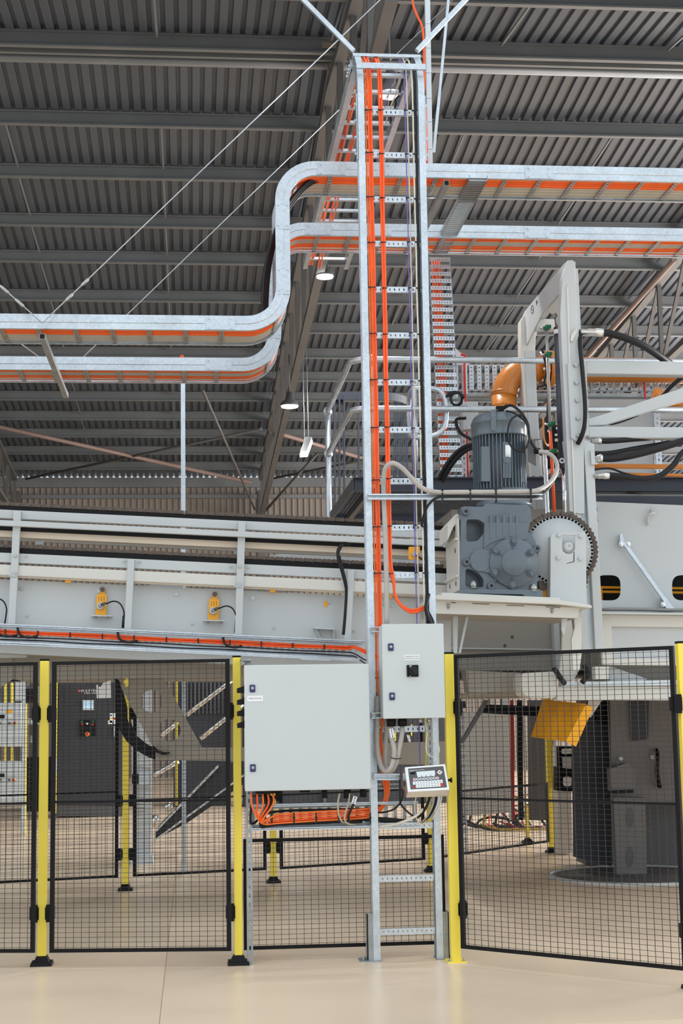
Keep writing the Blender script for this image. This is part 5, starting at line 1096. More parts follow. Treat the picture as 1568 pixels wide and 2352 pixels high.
for k in range(3): cab('black_cable', BLACK, [(1520, 915-k*4, 12.3), (1545, 888-k*4, 12.3), (1600, 845-k*5, 12.35)], .008, 'black lead climbing right behind the upper white beam, %s from below' % NTH[k], group='black leads at the right edge')
# ------------------------------------------------ ochre pipework
PY_ = 13.45; rp = S(30, PY_)
op = T('ochre_pipe', 'big ochre pipe bending down behind the motor from the level run', 'pipe', P(1157, 990, PY_))
pc = [(1700, 850), (1260, 848)]
O('pipe_run', MB().cyl(P(1700, 853, PY_), P(1262, 849, PY_), rp, 32), PIPE, op)
e0, e1, e2 = P(1250, 848, PY_), P(1157, 848, PY_), P(1157, 912, PY_)
el = []; rr = (e1-e2).length*.98
for k in range(13):
    t_ = k/12*PI/2; el.append(V((e1.x+rr-rr*math.sin(t_), PY_, e1.z-rr+rr*math.cos(t_))))
O('elbow', MB().tube([e0]+el, rp, 32), PIPE, op)
O('down_pipe', MB().cyl(e2+V((0,0,.01)), P(1160, 1000, PY_), rp*.99, 32), PIPE, op)
for y in (900, 932): c = P(1157.5, y, PY_); O('weld_ring', MB().lathe(c, (0,0,1), [(rp*.98, -.008), (rp*1.03, -.003), (rp*1.03, .003), (rp*.98, .008)], 32), PIPE, op)
for x in (1243, 1258):
    c = P(x, 848, PY_); fl_ = O('flange', MB().cyl(c, c+V((.045,0,0)), rp*1.45, 32), PIPE, op)
    for k in range(8): a0 = k*PI/4+.2; q = c+V((-.02, math.cos(a0)*rp*1.25, math.sin(a0)*rp*1.25)); O('flange_bolt', MB().cyl(q, q+V((.09,0,0)), .016, 6), STAIN, fl_)
cab('ochre_pipe', PIPE, [(1364, 1070, 12.4), (1450, 1071, 12.4), (1700, 1074, 12.4)], S(6, 12.4), 'medium ochre pipe level below the black hoses', 3, None, 14)
cab('ochre_pipe', PIPE, [(1430, 1089, 12.6), (1560, 1092, 12.6), (1700, 1096, 12.6)], S(4, 12.6), 'thin ochre pipe level just over the dark beam', 3, None, 12)
cab('ochre_pipe', PIPE, [(1500, 905, 13.2), (1530, 916, 13.2), (1570, 926, 13.2), (1700, 930, 13.2)], S(17, 13.2), 'ochre pipe stub at the right edge under the white brace', 6, None, 20)
# ------------------------------------------------ grey box and slotted posts behind the hoses
kb = T('back_cabinet', 'plain grey sheet cabinet standing behind the hoses at the right', 'cabinet', P(1430, 1102, 14.0))
plate('cabinet_body', [(1350, 905), (1502, 906), (1504, 1102), (1352, 1102)], 14.0, .5, PAINT, kb, bevel=.01); plate('door_seam', [(1500, 930), (1501, 930), (1503, 1100), (1502, 1100)], 13.996, .01, DGREY, kb)
def spost(label, x0, x1, ya, yb, Y): 
    a = P(x0, yb, Y); b = P(x1, yb, Y); h_ = P(x0, ya, Y).z-a.z
    tag(O('slotted_strut', strip(a, (0,0,1), (1,0,0), (0,-1,0), h_, b.x-a.x, int(h_/.05), .024, .016, .01, .03), GALV), label, 'strut')
spost('slotted zinc upright right of the plain grey cabinet', 1508, 1522, 868, 1102, 13.9)
spost('slotted zinc upright beside the drop tray near the red lead', 1062, 1072, 905, 1100, 13.6)
spost('slotted zinc upright at the left end of the level tray', 1062, 1074, 838, 905, 13.5)
cab('red_cable', RED, [(1070, 822, 13.45), (1066, 816, 13.45), (1058, 814, 13.45)], .012, 'red orange lead loop on top of the level slotted tray', 5)
cab('red_cable', RED, [(1066, 830, 13.45), (1068, 905, 13.45), (1072, 990, 13.5), (1075, 1098, 13.5)], .010, 'red lead running down past the grey junction box', 5)
cab('red_cable', RED, [(1478, 880, 13.5), (1480, 895, 13.5), (1482, 916, 13.5)], .010, 'short red lead behind the level slotted tray at the right')
jb = T('junction_box', 'small grey junction box left of the motor with a black lead', 'junction box', P(1078, 985, 13.2))
plate('box_body', [(1061, 923), (1098, 923), (1099, 985), (1063, 987)], 13.2, .12, PAINT, jb, bevel=.006)
for x, y in ((1072, 929), (1093, 929), (1073, 981)): c = P(x, y, 13.2); O('lid_screw', MB().cyl(c, c+V((0,-.008,0)), .008, 8), ZINC, jb)
plate('gusset_plate', [(1040, 800), (1046, 800), (1066, 818), (1078, 826), (1078, 838), (1040, 838)], 13.58, .02, ALU, cat='bracket', label='pale gusset plate on top of the level tray by the drop tray')
cab('black_cable', BLACK, [(1070, 960, 13.1), (1048, 964, 13.1), (1052, 985, 13.08), (1062, 998, 13.05), (1086, 1010, 13.0)], .014, 'black lead from the junction box to the motor hoses')
for k in range(2): cab('black_cable', BLACK, [(1024+k*6, 912, 13.0), (1034, 902+k*2, 13.0), (1050, 901, 13.0), (1060, 912, 13.0), (1058, 926, 13.0), (1046, 931, 13.0), (1036, 922, 13.0), (1038, 908-k*2, 13.0), (1052, 902, 13.0), (1066, 912+k*3, 13.0)], .011, 'coiled black lead beside the drop tray, the %s one' % ('left', 'right')[k], group='coiled leads by the drop tray')
# ================================================================== WALKWAY PLATFORM AND GUARD RAILS
WYn, WYf = 12.98, 15.3
zt3 = P(900, 1097, WYn).z; xw = P(812, 1097, WYn).x; xe = P(1750, 1100, WYn).x; zb3 = P(900, 1130, WYn).z
wk = T('walkway', 'dark steel walkway with open grating behind the ladder and motor', 'walkway', ((xw+xe)/2, 15, zb3))
O('fascia_beam', MB().box(xw, xe, WYn, WYn+.012, zb3, zt3).box(xw, xe, WYn-.05, WYn, zt3-.012, zt3).box(xw, xe, WYn-.05, WYn, zb3, zb3+.012), NAVY, wk)
O('side_beam', MB().box(xw-.006, xw+.006, WYn, WYf, zb3+.02, zt3), DGREY, wk)
O('back_beam', MB().box(xw, xe, WYf-.012, WYf, zb3, zt3), NAVY, wk)
mb = MB(); n = int((xe-xw)/.034)
for k in range(n): x = xw+k*.034; mb.add([(x, WYn, zt3-.03), (x, WYf, zt3-.03), (x, WYf, zt3), (x, WYn, zt3)], [(0,1,2,3)])
for k in range(24): y = WYn+k*.1; mb.add([(xw, y, zt3-.012), (xe, y, zt3-.012), (xe, y, zt3), (xw, y, zt3)], [(0,1,2,3)])
for k in range(int((xe-xw)/.068)): x = xw+k*.068; mb.box(x, x+.022, WYn-.004, WYn+.004, zt3, zt3+.014)
O('grating', mb, DGREY, wk, kind='stuff')
for k in range(6): x = xw+.15+k*1.2; O('joist', MB().box(x, x+.05, WYn+.02, WYf, zb3+.02, zt3-.03), DGREY, wk)
tr_ = PX  # toe rail line
plate('edge_rail', [(1371, 1134), (1700, 1137), (1700, 1140), (1371, 1138)], 13.2, .03, PAINT, wk)
RR = S(7.5, WYn)
gr = T('guard_rail', 'galvanised tubular guard rail round the walkway behind the ladder', 'guard rail', (xw, WYn, zt3))
zr1 = P(900, 826, WYn).z; zr2 = P(900, 939, WYn).z; xg = P(805, 826, WYn).x
def bend(z, yfar):
    c = .16; p = [V((xe, WYn, z)), V((xg+c+.4, WYn, z)), V((xg+c, WYn, z))]
    p += [V((xg+c-c*math.sin(t_), WYn+c-c*math.cos(t_), z)) for t_ in [k*PI/12 for k in range(1, 7)]]
    return p+[V((xg, yfar, z))]
O('top_rail', MB().tube(bend(zr1, WYf-.0), RR, 12), GALV, gr); O('mid_rail', MB().tube(bend(zr2, WYf-.0), RR, 12), GALV, gr)
O('corner_post', MB().tube([V((xg, WYf, zr1)), V((xg, WYf, zb3+.1)), V((xg+.03, WYf, zb3-.02)), V((xg+.13, WYf, zb3-.06))], RR*1.05, 12), GALV, gr)
xp = P(853, 950, WYn).x; O('post', MB().cyl((xp, WYn, zt3-.08), (xp, WYn, zr1), RR, 12), GALV, gr)
xp2 = P(1640, 950, WYn).x; O('post', MB().cyl((xp2, WYn, zt3-.08), (xp2, WYn, zr1), RR, 12), GALV, gr)
for z in (zr1, zr2): O('ball_joint', MB().ball((xg, WYf, z), RR*1.75, 14, 8), GALV, gr); O('ball_joint', MB().ball((xp, WYn, z), RR*1.6, 14, 8), GALV, gr)
O('post_foot', MB().cyl((xp, WYn, zt3-.1), (xp, WYn, zt3+.02), RR*1.7, 12), CREAM, gr)
gt = T('gate_hoop', 'closed galvanised hoop rail standing between ladder and drop tray', 'guard rail', P(950, 1098, 13.02))
hp = [(948, 893, 13.02), (985, 892, 13.02), (1008, 897, 13.02), (1022, 915, 13.02), (1025, 945, 13.02), (1022, 975, 13.02), (1008, 995, 13.02), (985, 1003, 13.02), (948, 1004, 13.02), (940, 990, 13.3), (938, 945, 13.4), (940, 905, 13.3)]
O('hoop', MB().tube(smooth([P(*q) for q in hp]+[P(*hp[0])], 5), S(6, 13.02), 12), GALV, gt)
O('post', MB().cyl(P(951, 893, 13.02), P(953, 1100, 13.02), S(7, 13.02), 12), GALV, gt)
# caged ladder behind the walkway
lc_ = T('caged_ladder', 'dark caged access ladder behind the guard rail', 'ladder', P(840, 1190, 17.0))
for x in (768, 779, 790, 823): O('cage_bar', MB().bar(P(x, 908, 17.0), P(x+1, 1300, 17.0), .035, .02), NAVY, lc_)
for k in range(7):
    x = 905+k*5; O('cage_bar', MB().bar(P(x, 910+k, 17.5), P(x+1, 1300, 17.5), .02, .015), NAVY, lc_)
for y in (909, 1185): 
    rg = [P(764, y, 17.0), P(820, y-1, 17.0), P(880, y+0, 17.0), P(920, y+6, 17.2), P(938, y+14, 17.6)]; O('cage_ring', MB().sweep(smooth(rg, 5), [(-.003,-.045),(.003,-.045),(.003,.045),(-.003,.045)]), NAVY, lc_)
plate('latch_box', [(764, 916), (792, 916), (792, 930), (764, 930)], 17.05, .05, NAVY, lc_)
# ================================================================== UPPER SIDE PANEL AT THE RIGHT
OV = lambda x0, x1: [P(x, y, 12.5) for x, y in rpoly([(x0, 1321), (x1, 1321), (x1, 1379), (x0, 1379)], 22)]
sd = T('side_panel_frame', 'big grey machine side sheet with oval openings at the right', 'machine panel', P(1480, 1420, 12.5))
plate('side_sheet', [(1366, 1152), (1700, 1166), (1700, 1420), (1376, 1406)], 12.5, .012, PAINT, sd, holes=[OV(1366.5, 1425), OV(1543, 1604)])
ZZ = MB()
plate('mesh_band', [(1366, 1139), (1700, 1141), (1700, 1170), (1366, 1165)], 12.9, .05, NAVY, sd)
for x, y in ((1372, 1169), (1373, 1193)): O('bolt', hexbolt(P(x, y, 12.5), (0,-1,0), S(3.2, 12.5), .015), ZINC, sd)
O('hook', MB().tube(pxs([(1487, 1205, 12.48), (1488, 1188, 12.45), (1494, 1180, 12.43), (1502, 1178, 12.45), (1499, 1172, 12.48)], 5), S(3.4, 12.5), 8), PAINT, sd)
O('hook_base', MB().cyl(P(1500, 1174, 12.5), P(1500, 1174, 12.44), S(6, 12.5), 12), PAINT, sd)
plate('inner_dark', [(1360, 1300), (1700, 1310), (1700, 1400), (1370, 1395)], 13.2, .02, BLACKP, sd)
for y in (1346, 1356): plate('amber_bar', [(1362, y), (1620, y+3), (1620, y+8), (1362, y+5)], 12.9, .05, AMBER, sd)
plate('amber_bar', [(1376, 1348), (1383, 1348), (1384, 1390), (1377, 1390)], 12.86, .04, AMBER, sd)
ds = T('stay_strut', 'galvanised diagonal stay on the grey side sheet between the ovals', 'strut', P(1550, 1403, 12.4))
O('bar', MB().bar(P(1432, 1247, 12.42), P(1529, 1383, 12.42), S(8.5, 12.4), .03, (0,1,0)), GALV, ds)
plate('lug', [(1424, 1227), (1428, 1226), (1437, 1250), (1430, 1256), (1423, 1252)], 12.43, .05, GALV, ds); plate('lug', [(1518, 1374), (1528, 1372), (1550, 1399), (1548, 1404), (1530, 1398)], 12.43, .05, GALV, ds)
for x, y in ((1426, 1250), (1442, 1250), (1522, 1388)): O('pin', hexbolt(P(x, y, 12.42), (0,-1,0), S(4, 12.4), .03), STAIN, ds)
cab('wire_rope', BRAID, [(1378, 1399, 12.42), (1450, 1399.5, 12.42), (1540, 1401, 12.42), (1700, 1404, 12.42)], S(4, 12.4), 'grey braided rope lying level under the side sheet', 3, None, 10)
O('machine_shade_body', MB().box(P(1045, 1500, 13.25).x, 9.5, 13.25, 17.6, P(1300, 1538, 13.2).z, P(1400, 1168, 13.2).z), TAUPE, sd)  # body depth added to shade the floor behind the right fence
O('machine_shade_body', MB().box(P(1392, 1500, 12.6).x, 9.5, 12.56, 13.24, P(1300, 1600, 13.2).z, P(1400, 1420, 12.6).z), TAUPE, sd)
O('shade_sheet', MB().box(P(1075, 1590, 12.75).x, 9.5, 12.75, 17.6, P(1300, 1592, 12.4).z, P(1300, 1588, 12.4).z), TAUPE, sd)  # unseen sheet behind the lower beam, added to block light from the floor
O('shade_sheet', MB().box(P(1285, 1590, 12.45).x, 9.5, 12.42, 12.76, P(1300, 1592, 12.4).z, P(1300, 1588, 12.4).z), TAUPE, sd)
# lower white frame
wf = T('access_frame', 'white framed access panel below the grey side sheet at the right', 'machine panel', P(1480, 1528, 12.2))
plate('frame', [(1378, 1412), (1700, 1415), (1700, 1530), (1384, 1527)], 12.2, .05, PAINTW, wf, holes=[poly([(1404, 1439), (1680, 1442), (1680, 1514), (1408, 1512)], 12.2)], bevel=.004)
plate('panel', [(1400, 1435), (1700, 1438), (1700, 1518), (1402, 1516)], 12.24, .01, PAINT, wf)
plate('top_ledge', [(1376, 1405), (1700, 1410), (1700, 1413), (1376, 1410)], 12.1, .2, PAINT, wf)
plate('handle_slot', [(1379, 1416), (1382, 1416), (1383, 1452), (1380, 1452)], 12.195, .01, DGREY, wf)
lb = T('lower_beam', 'white horizontal machine beam with a steel rail behind the right mesh fence', 'machine beam', P(1430, 1608, 12.3))
plate('beam', [(1276, 1578), (1700, 1574), (1700, 1609), (1276, 1608)], 12.3, .14, PAINTW, lb, bevel=.006); plate('rail', [(1290, 1566), (1700, 1559), (1700, 1573), (1290, 1577)], 12.26, .1, ALU, lb, bevel=.004)
plate('block', [(1366, 1531), (1398, 1531), (1398, 1560), (1367, 1560)], 12.2, .1, PAINTW, lb, bevel=.004)
plate('wedge', [(1398, 1531), (1400, 1530), (1486, 1559), (1480, 1563), (1400, 1563)], 12.35, .1, PAINT, lb)
plate('pad', rpoly([(1195, 1546), (1278, 1542), (1278, 1604), (1214, 1604), (1196, 1590)], 12), 12.25, .3, PAINTW, lb, bevel=.012)
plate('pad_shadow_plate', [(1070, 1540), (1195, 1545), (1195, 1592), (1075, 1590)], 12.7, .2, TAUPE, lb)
plate('curved_gusset', [(1293, 1430), (1312, 1424), (1318, 1470), (1330, 1500), (1332, 1535), (1318, 1560), (1296, 1575), (1282, 1560), (1290, 1500)], 12.35, .04, PAINTW, lb)
for a_, b_ in (((1272, 1535), (1296, 1570)), ((1340, 1528), (1336, 1568))): cab('rubber_bumper', BLACK, [(a_[0], a_[1], 12.2), (a_[0]+12, a_[1]+18, 12.16), (b_[0], b_[1], 12.2)], .022, 'black rubber hose end hanging at the curved gusset, %s' % ('left' if a_[0] < 1300 else 'right'))
# taupe back wall of the machine above the fence
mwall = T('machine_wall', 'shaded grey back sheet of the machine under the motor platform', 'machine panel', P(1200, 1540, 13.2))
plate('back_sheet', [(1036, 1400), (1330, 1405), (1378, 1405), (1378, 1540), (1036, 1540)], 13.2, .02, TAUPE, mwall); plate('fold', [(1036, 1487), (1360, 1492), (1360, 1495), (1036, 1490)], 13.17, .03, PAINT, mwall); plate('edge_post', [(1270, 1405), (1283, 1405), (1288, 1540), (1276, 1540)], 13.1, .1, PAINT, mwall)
for x, y in ((1176, 1463), (1159, 1483)): c = P(x, y, 13.2); O('bolt', hexbolt(c, (0,-1,0), .01, .01), DGREY, mwall)
# amber chute under it
ac = T('amber_chute', 'amber yellow folded chute hanging tilted behind the right mesh fence', 'chute', P(1300, 1712, 12.5))
_f = [P(1246, 1608, 13.1), P(1345, 1618, 12.35), P(1299, 1703, 12.35), P(1220, 1693, 13.05)]; O('front_face', MB().hexa(_f, [p+V((0,.01,.006)) for p in _f]), AMBER, ac)
a1_, a2_, a3_, a4_ = P(1345, 1618, 12.5), P(1360, 1626, 12.62), P(1322, 1715, 12.62), P(1299, 1703, 12.5)
a1_, a2_, a3_, a4_ = P(1345, 1618, 12.35), P(1361, 1626, 12.38), P(1322, 1715, 12.38), P(1299, 1703, 12.35)
O('bent_lip', MB().hexa([a1_, a2_, a3_, a4_], [p+V((.004,.008,0)) for p in (a1_, a2_, a3_, a4_)]), AMBER, ac)
plate('side_gusset', [(1352, 1606), (1384, 1606), (1356, 1648), (1346, 1640)], 12.6, .02, PAINTW, ac)
# ================================================================== BEHIND THE FENCE, RIGHT: stretch wrapper and panels
rb = T('wrapper_body', 'dark grey machine body standing behind the right mesh fence', 'machine', P(1430, 1990, 14.8))
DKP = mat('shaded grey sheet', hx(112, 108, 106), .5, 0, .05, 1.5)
plate('back_body', [(1345, 1600), (1700, 1600), (1700, 2010), (1345, 1986)], 15.6, .4, DGREY, rb)
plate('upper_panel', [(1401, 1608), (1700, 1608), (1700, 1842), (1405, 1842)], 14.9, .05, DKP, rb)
plate('dark_recess', [(1447, 1608), (1490, 1608), (1488, 1698), (1452, 1702)], 14.86, .03, CABDK, rb)
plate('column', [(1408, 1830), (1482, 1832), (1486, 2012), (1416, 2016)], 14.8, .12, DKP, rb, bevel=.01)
for c_ in (1878, 1968): plate('oval_slot', [(1446+9*math.cos(2*PI*k/16), c_+24*math.sin(2*PI*k/16)) for k in range(16)], 14.795, .01, DGREY, rb)
for x, y in ((1424, 1742), (1496, 1739)): c = P(x, y, 14.9); O('knob', MB().cyl(c, c+V((0,-.03,0)), S(5, 14.9), 16), PAINT, rb)
O('pull_handle', MB().tube(pxs([(1506, 1722, 14.86), (1509, 1735, 14.8), (1508, 1770, 14.8), (1512, 1800, 14.82), (1515, 1806, 14.86)], 5), .022, 8), BLACKP, rb)
plate('dark_door', [(1314, 1628), (1400, 1640), (1404, 1990), (1318, 1968)], 15.2, .05, CABDK, rb)
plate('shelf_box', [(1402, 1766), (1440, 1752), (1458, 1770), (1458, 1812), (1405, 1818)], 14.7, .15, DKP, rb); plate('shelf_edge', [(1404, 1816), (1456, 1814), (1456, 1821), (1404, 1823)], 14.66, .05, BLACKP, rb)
plate('arch_recess', rpoly([(1372, 1612), (1398, 1612), (1406, 1640), (1402, 1665), (1370, 1660)], 8), 15.1, .05, BLACKP, rb)
tt = G(1525, 2034); ring = T('turntable_ring', 'pale curved turntable rim on the floor at the dark machine', 'turntable', (tt.x, tt.y+.86, 0))
rad = .86; cr = V((tt.x, tt.y+rad, 0))
O('rim', MB().lathe(cr, (0,0,1), [(rad, 0), (rad, .02), (rad-.05, .022), (rad-.05, 0)], 64), PAINT, ring); O('table', MB().lathe(cr, (0,0,1), [(rad-.06, 0), (rad-.06, .01), (0, .01)], 64), DGREY, ring)
wp = T('sheet_wall', 'pale flat sheet wall behind the right mesh fence', 'machine panel', P(1110, 1870, 18.5))
plate('sheet', [(1068, 1636), (1168, 1640), (1172, 1866), (1068, 1874)], 18.5, .05, PAINT, wp); plate('sheet_side', [(1030, 1600), (1068, 1636), (1068, 1874), (1030, 1880)], 18.7, .05, TAUPE, wp)
ptray('slotted zinc upright tray behind the right front yellow post', V((P(1058, 1880, 17.5).x, 17.5, 0)), (0,0,1), (1,0,0), (0,-1,0), P(1058, 1640, 17.5).z, .07, .11, .06, 3)
for x0, x1, m_, l_ in ((1171, 1179, mat('dark red paint', hx(150, 30, 34), .45), 'dark red narrow upright behind the right mesh fence'), (1188, 1199, BLACKP, 'black narrow upright behind the right mesh fence'), (1168, 1171, PAINT, 'thin white strip beside the dark red upright'), (1203, 1206, PAINT, 'thin white strip right of the black upright'), (1212, 1270, DGREY, 'dark grey sheet between black upright and the deep yellow post')):
    plate('upright', [(x0, 1608), (x1, 1608), (x1+3, 1884), (x0+3, 1884)], 18.2 if x0 < 1210 else 18.6, .05, m_, cat='upright', label=l_)
plate('dark_channel', [(1110, 1618), (1250, 1622), (1250, 1646), (1110, 1638)], 16.0, .1, BLACKP, cat='beam', label='black horizontal channel high behind the right mesh fence')
plate('side_strut', [(1113, 1608), (1124, 1608), (1064, 1708), (1056, 1706)], 13.4, .05, DGREY, cat='strut', label='dark sloping strut behind the right front yellow post')
O_ = plate('limit_switch', [(1050, 1612), (1068, 1610), (1070, 1626), (1050, 1630)], 10.3, .06, BLACKP, cat='switch', label='black knob fitted on the right mesh fence by its yellow post')
cc_ = T('cream_column', 'pale column with small boxes behind the deep yellow post', 'column', P(1295, 1960, 17.0))
plate('shaft', [(1280, 1816), (1312, 1818), (1314, 1960), (1282, 1962)], 17.0, .2, PAINTW, cc_); plate('dark_box', [(1280, 1714), (1314, 1714), (1314, 1818), (1280, 1816)], 16.95, .2, BLACKP, cc_)
plate('white_cap', rpoly([(1291, 1720), (1315, 1719), (1315, 1731), (1291, 1732)], 4), 16.9, .05, LABELW, cc_); plate('grey_box', [(1292, 1738), (1312, 1738), (1312, 1766), (1294, 1764)], 16.9, .05, PAINT, cc_); plate('white_knob', rpoly([(1295, 1784), (1312, 1784), (1312, 1806), (1295, 1806)], 6), 16.9, .06, LABELW, cc_)
plate('white_cap', [(1272, 1712), (1277, 1712), (1278, 1760), (1273, 1760)], 16.9, .05, LABELW, cc_)
# tangled hoses on the floor
random.seed(11)
zf = .05
DRED = mat('dark red lead', hx(140, 36, 30), .5)
cols = [(BLACK, 'black'), (BLACK, 'black'), (BLACK, 'black'), (mat('olive hose', hx(150, 130, 50), .5), 'olive'), (ORANGE, 'orange'), (BLACK, 'black'), (DRED, 'red'), (DRED, 'red'), (BLACK, 'black'), (PAINT, 'grey')]
for i, (m_, nm_) in enumerate(cols):
    p0 = G(1062+i*15, 1908-random.uniform(0, 14)); p0.z = 0.03; rr = .018 if nm_ in ('black', 'olive') else .01
    ln = random.uniform(.45, 1.0)*(1 if i < 6 else .7); hh_ = random.uniform(.10, .42)
    pts = [p0, p0+V((ln*.12, .05, hh_*.75)), p0+V((ln*.45, random.uniform(-.15, .15), hh_)), p0+V((ln*.85, random.uniform(-.2, .1), hh_*.6)), p0+V((ln, -.1, 0)), p0+V((ln*.7, -.3, .0)), p0+V((ln*.2, -.28, .0)), p0+V((-.05, -.12, .06))]
    tag(O('floor_hose', MB().tube(smooth(pts, 5), .018 if nm_ in ('black', 'olive') else .010, 6), m_), nm_+' hose tangled on the floor beyond the right fence, %s in from the left' % NTH[i], 'hose', nm_+' hoses on the floor')
# ================================================================== BEHIND THE FENCE, LEFT
CB = 25.2
dc = T('control_cabinet', 'tall charcoal control cabinet with a lit screen far behind the fence', 'cabinet', P(205, 1873, CB+.3))
zc = lambda y: P(205, y, CB).z
plate('cabinet_body', [(132, 1560), (282, 1558), (282, 1850), (130, 1850)], CB+.03, .6, CABDK, dc); plate('door', [(133, 1561), (281, 1559), (281, 1849), (131, 1849)], CB, .03, CABDK, dc, bevel=.01)
plate('plinth', [(126, 1850), (284, 1850), (284, 1875), (126, 1875)], CB+.02, .6, DGREY, dc); plate('top_box', [(128, 1555), (158, 1555), (158, 1561), (128, 1561)], CB, .3, BLACKP, dc)
sc_ = plate('touch_screen', [(189, 1608), (215, 1608), (215, 1631), (189, 1631)], CB-.03, .03, PAINT, dc); plate('screen_glass', [(191, 1611), (213, 1611), (213, 1628), (191, 1628)], CB-.034, .004, SCRB, sc_)
pb_ = plate('button_panel', [(183, 1654), (219, 1654), (219, 1690), (183, 1690)], CB-.03, .03, BLACKP, dc)
for x, y, m_ in ((189, 1664, RED), (213, 1664, RED), (188, 1658, GREEN), (214, 1657, GREEN), (200.5, 1662, LABELW)): c = P(x, y, CB-.03); O('push_button', MB().cyl(c, c+V((0,-.04,0)), S(2.2, CB), 10), m_, pb_)
c = P(200.5, 1686, CB-.03); O('stop_collar', MB().cyl(c, c+V((0,-.03,0)), S(5, CB), 14), YEL, pb_); O('stop_button', MB().cyl(c, c+V((0,-.07,0)), S(3.8, CB), 14), RED, pb_)
q = P(203, 1587, CB-.004); text('lettering', 'WULFTEC', S(10, CB), q, dc, INKW); q = P(208, 1592.5, CB-.004); text('lettering', 'INTERNATIONAL', S(3.6, CB), q, dc, INKW)
c = P(182, 1587, CB-.004); O('logo_dot', MB().lathe(c, (0,-1,0), [(S(3.4,CB), 0), (S(3.4,CB), .004), (S(1.6,CB), .004), (S(1.6,CB), 0)], 18), RED, dc)
for x, y, w, h, m_ in ((252, 1638, 7, 22, LABELW), (260, 1638, 7, 25, LABELW), (248, 1655, 10, 8, LABELW), (253, 1641, 4, 4, LOCKB), (254, 1650, 5, 4, YEL), (261, 1648, 5, 5, RED)): plate('warning_label', [(x, y), (x+w, y), (x+w, y+h), (x, y+h)], CB-.006-(0 if m_ is LABELW else .002), .004, m_, dc)
plate('door_handle', [(261, 1668), (264, 1668), (263, 1690), (260, 1696)], CB-.04, .04, STAIN, dc)
plate('paper_sheet', [(221, 1573), (225, 1573), (226, 1577), (232, 1577), (236, 1569), (254, 1562), (255, 1603), (222, 1604)], 12.72, .002, LABELW, cat='paper', label='torn white paper stuck near the belt guard in front of the charcoal cabinet')
yp = T('yellow_upright', 'narrow far yellow upright with stickers left of the charcoal cabinet', 'upright', P(126, 1868, CB-.4))
plate('bar', [(123, 1564), (131, 1564), (128, 1868), (121, 1868)], CB-.4, .1, YEL, yp)
for y, h, m_ in ((1638, 7, LABELW), (1741, 34, LABELW), (1606, 14, YEL), (1716, 20, YEL)): plate('sticker', [(123, y), (130, y), (130, y+h), (123, y+h)], CB-.41, .005, m_, yp)
# far control boxes at the left edge
cbx = 21.5
def cbox(label, x0, x1, y0, y1, bt, extra=None):
    t = T('control_box', label, 'control box', P((x0+x1)/2, y1, cbx)); plate('box_body', [(x0, y0), (x1, y0), (x1, y1), (x0, y1)], cbx, .35, CAB, t, bevel=.01)
    for x, y, m_, r_ in bt: c = P(x, y, cbx); O('push_button', MB().cyl(c, c+V((0,-.05,0)), S(r_, cbx), 10), m_, t)
    plate('display', [(x0+20, y0+28), (10, y0+28), (10, y0+36), (x0+20, y0+36)], cbx-.01, .02, BLACKP, t)
    return t
t = cbox('pale grey control box with an orange label at the left edge behind the fence', -50, 50, 1614, 1715, ((0, 1661, DGREY, 2.6), (22, 1661, DGREY, 2.6), (34, 1661, RED, 3.2), (37, 1663, YEL, 2)))
plate('warning_label', [(14, 1630), (28, 1630), (28, 1638), (14, 1638)], cbx-.006, .005, AMBER, t); plate('warning_label', [(14, 1639), (28, 1639), (28, 1648), (14, 1648)], cbx-.006, .005, LABELW, t)
cbox('pale grey control box below the labelled one at the left edge', -50, 49, 1749, 1844, ((0, 1791, DGREY, 2.6), (21, 1791, DGREY, 2.6), (32, 1791, RED, 3.2), (35, 1789, YEL, 1.6)))
for x, y0, y1, l_ in ((12, 1570, 1614, 'left'), (27, 1568, 1614, 'right')): (plate('yellow_upright', [(x-2.5, y0), (x+2.5, y0), (x+2.5, y1+224), (x-2.5, y1+224)], cbx+.5, .06, YEL, cat='upright', label='thin yellow upright behind the far left control boxes, the %s one' % l_))
to_floor(plate('grey_upright', [(50, 1560), (57, 1560), (56, 1880), (49, 1880)], cbx+.1, .1, ALU, cat='upright', label='grey steel upright right of the far left control boxes'))
to_floor(plate('yellow_upright', [(59, 1616), (61, 1616), (60, 1870), (58, 1870)], cbx+.1, .05, YEL, cat='upright', label='very thin yellow upright beside the grey upright at the far left'), .2)
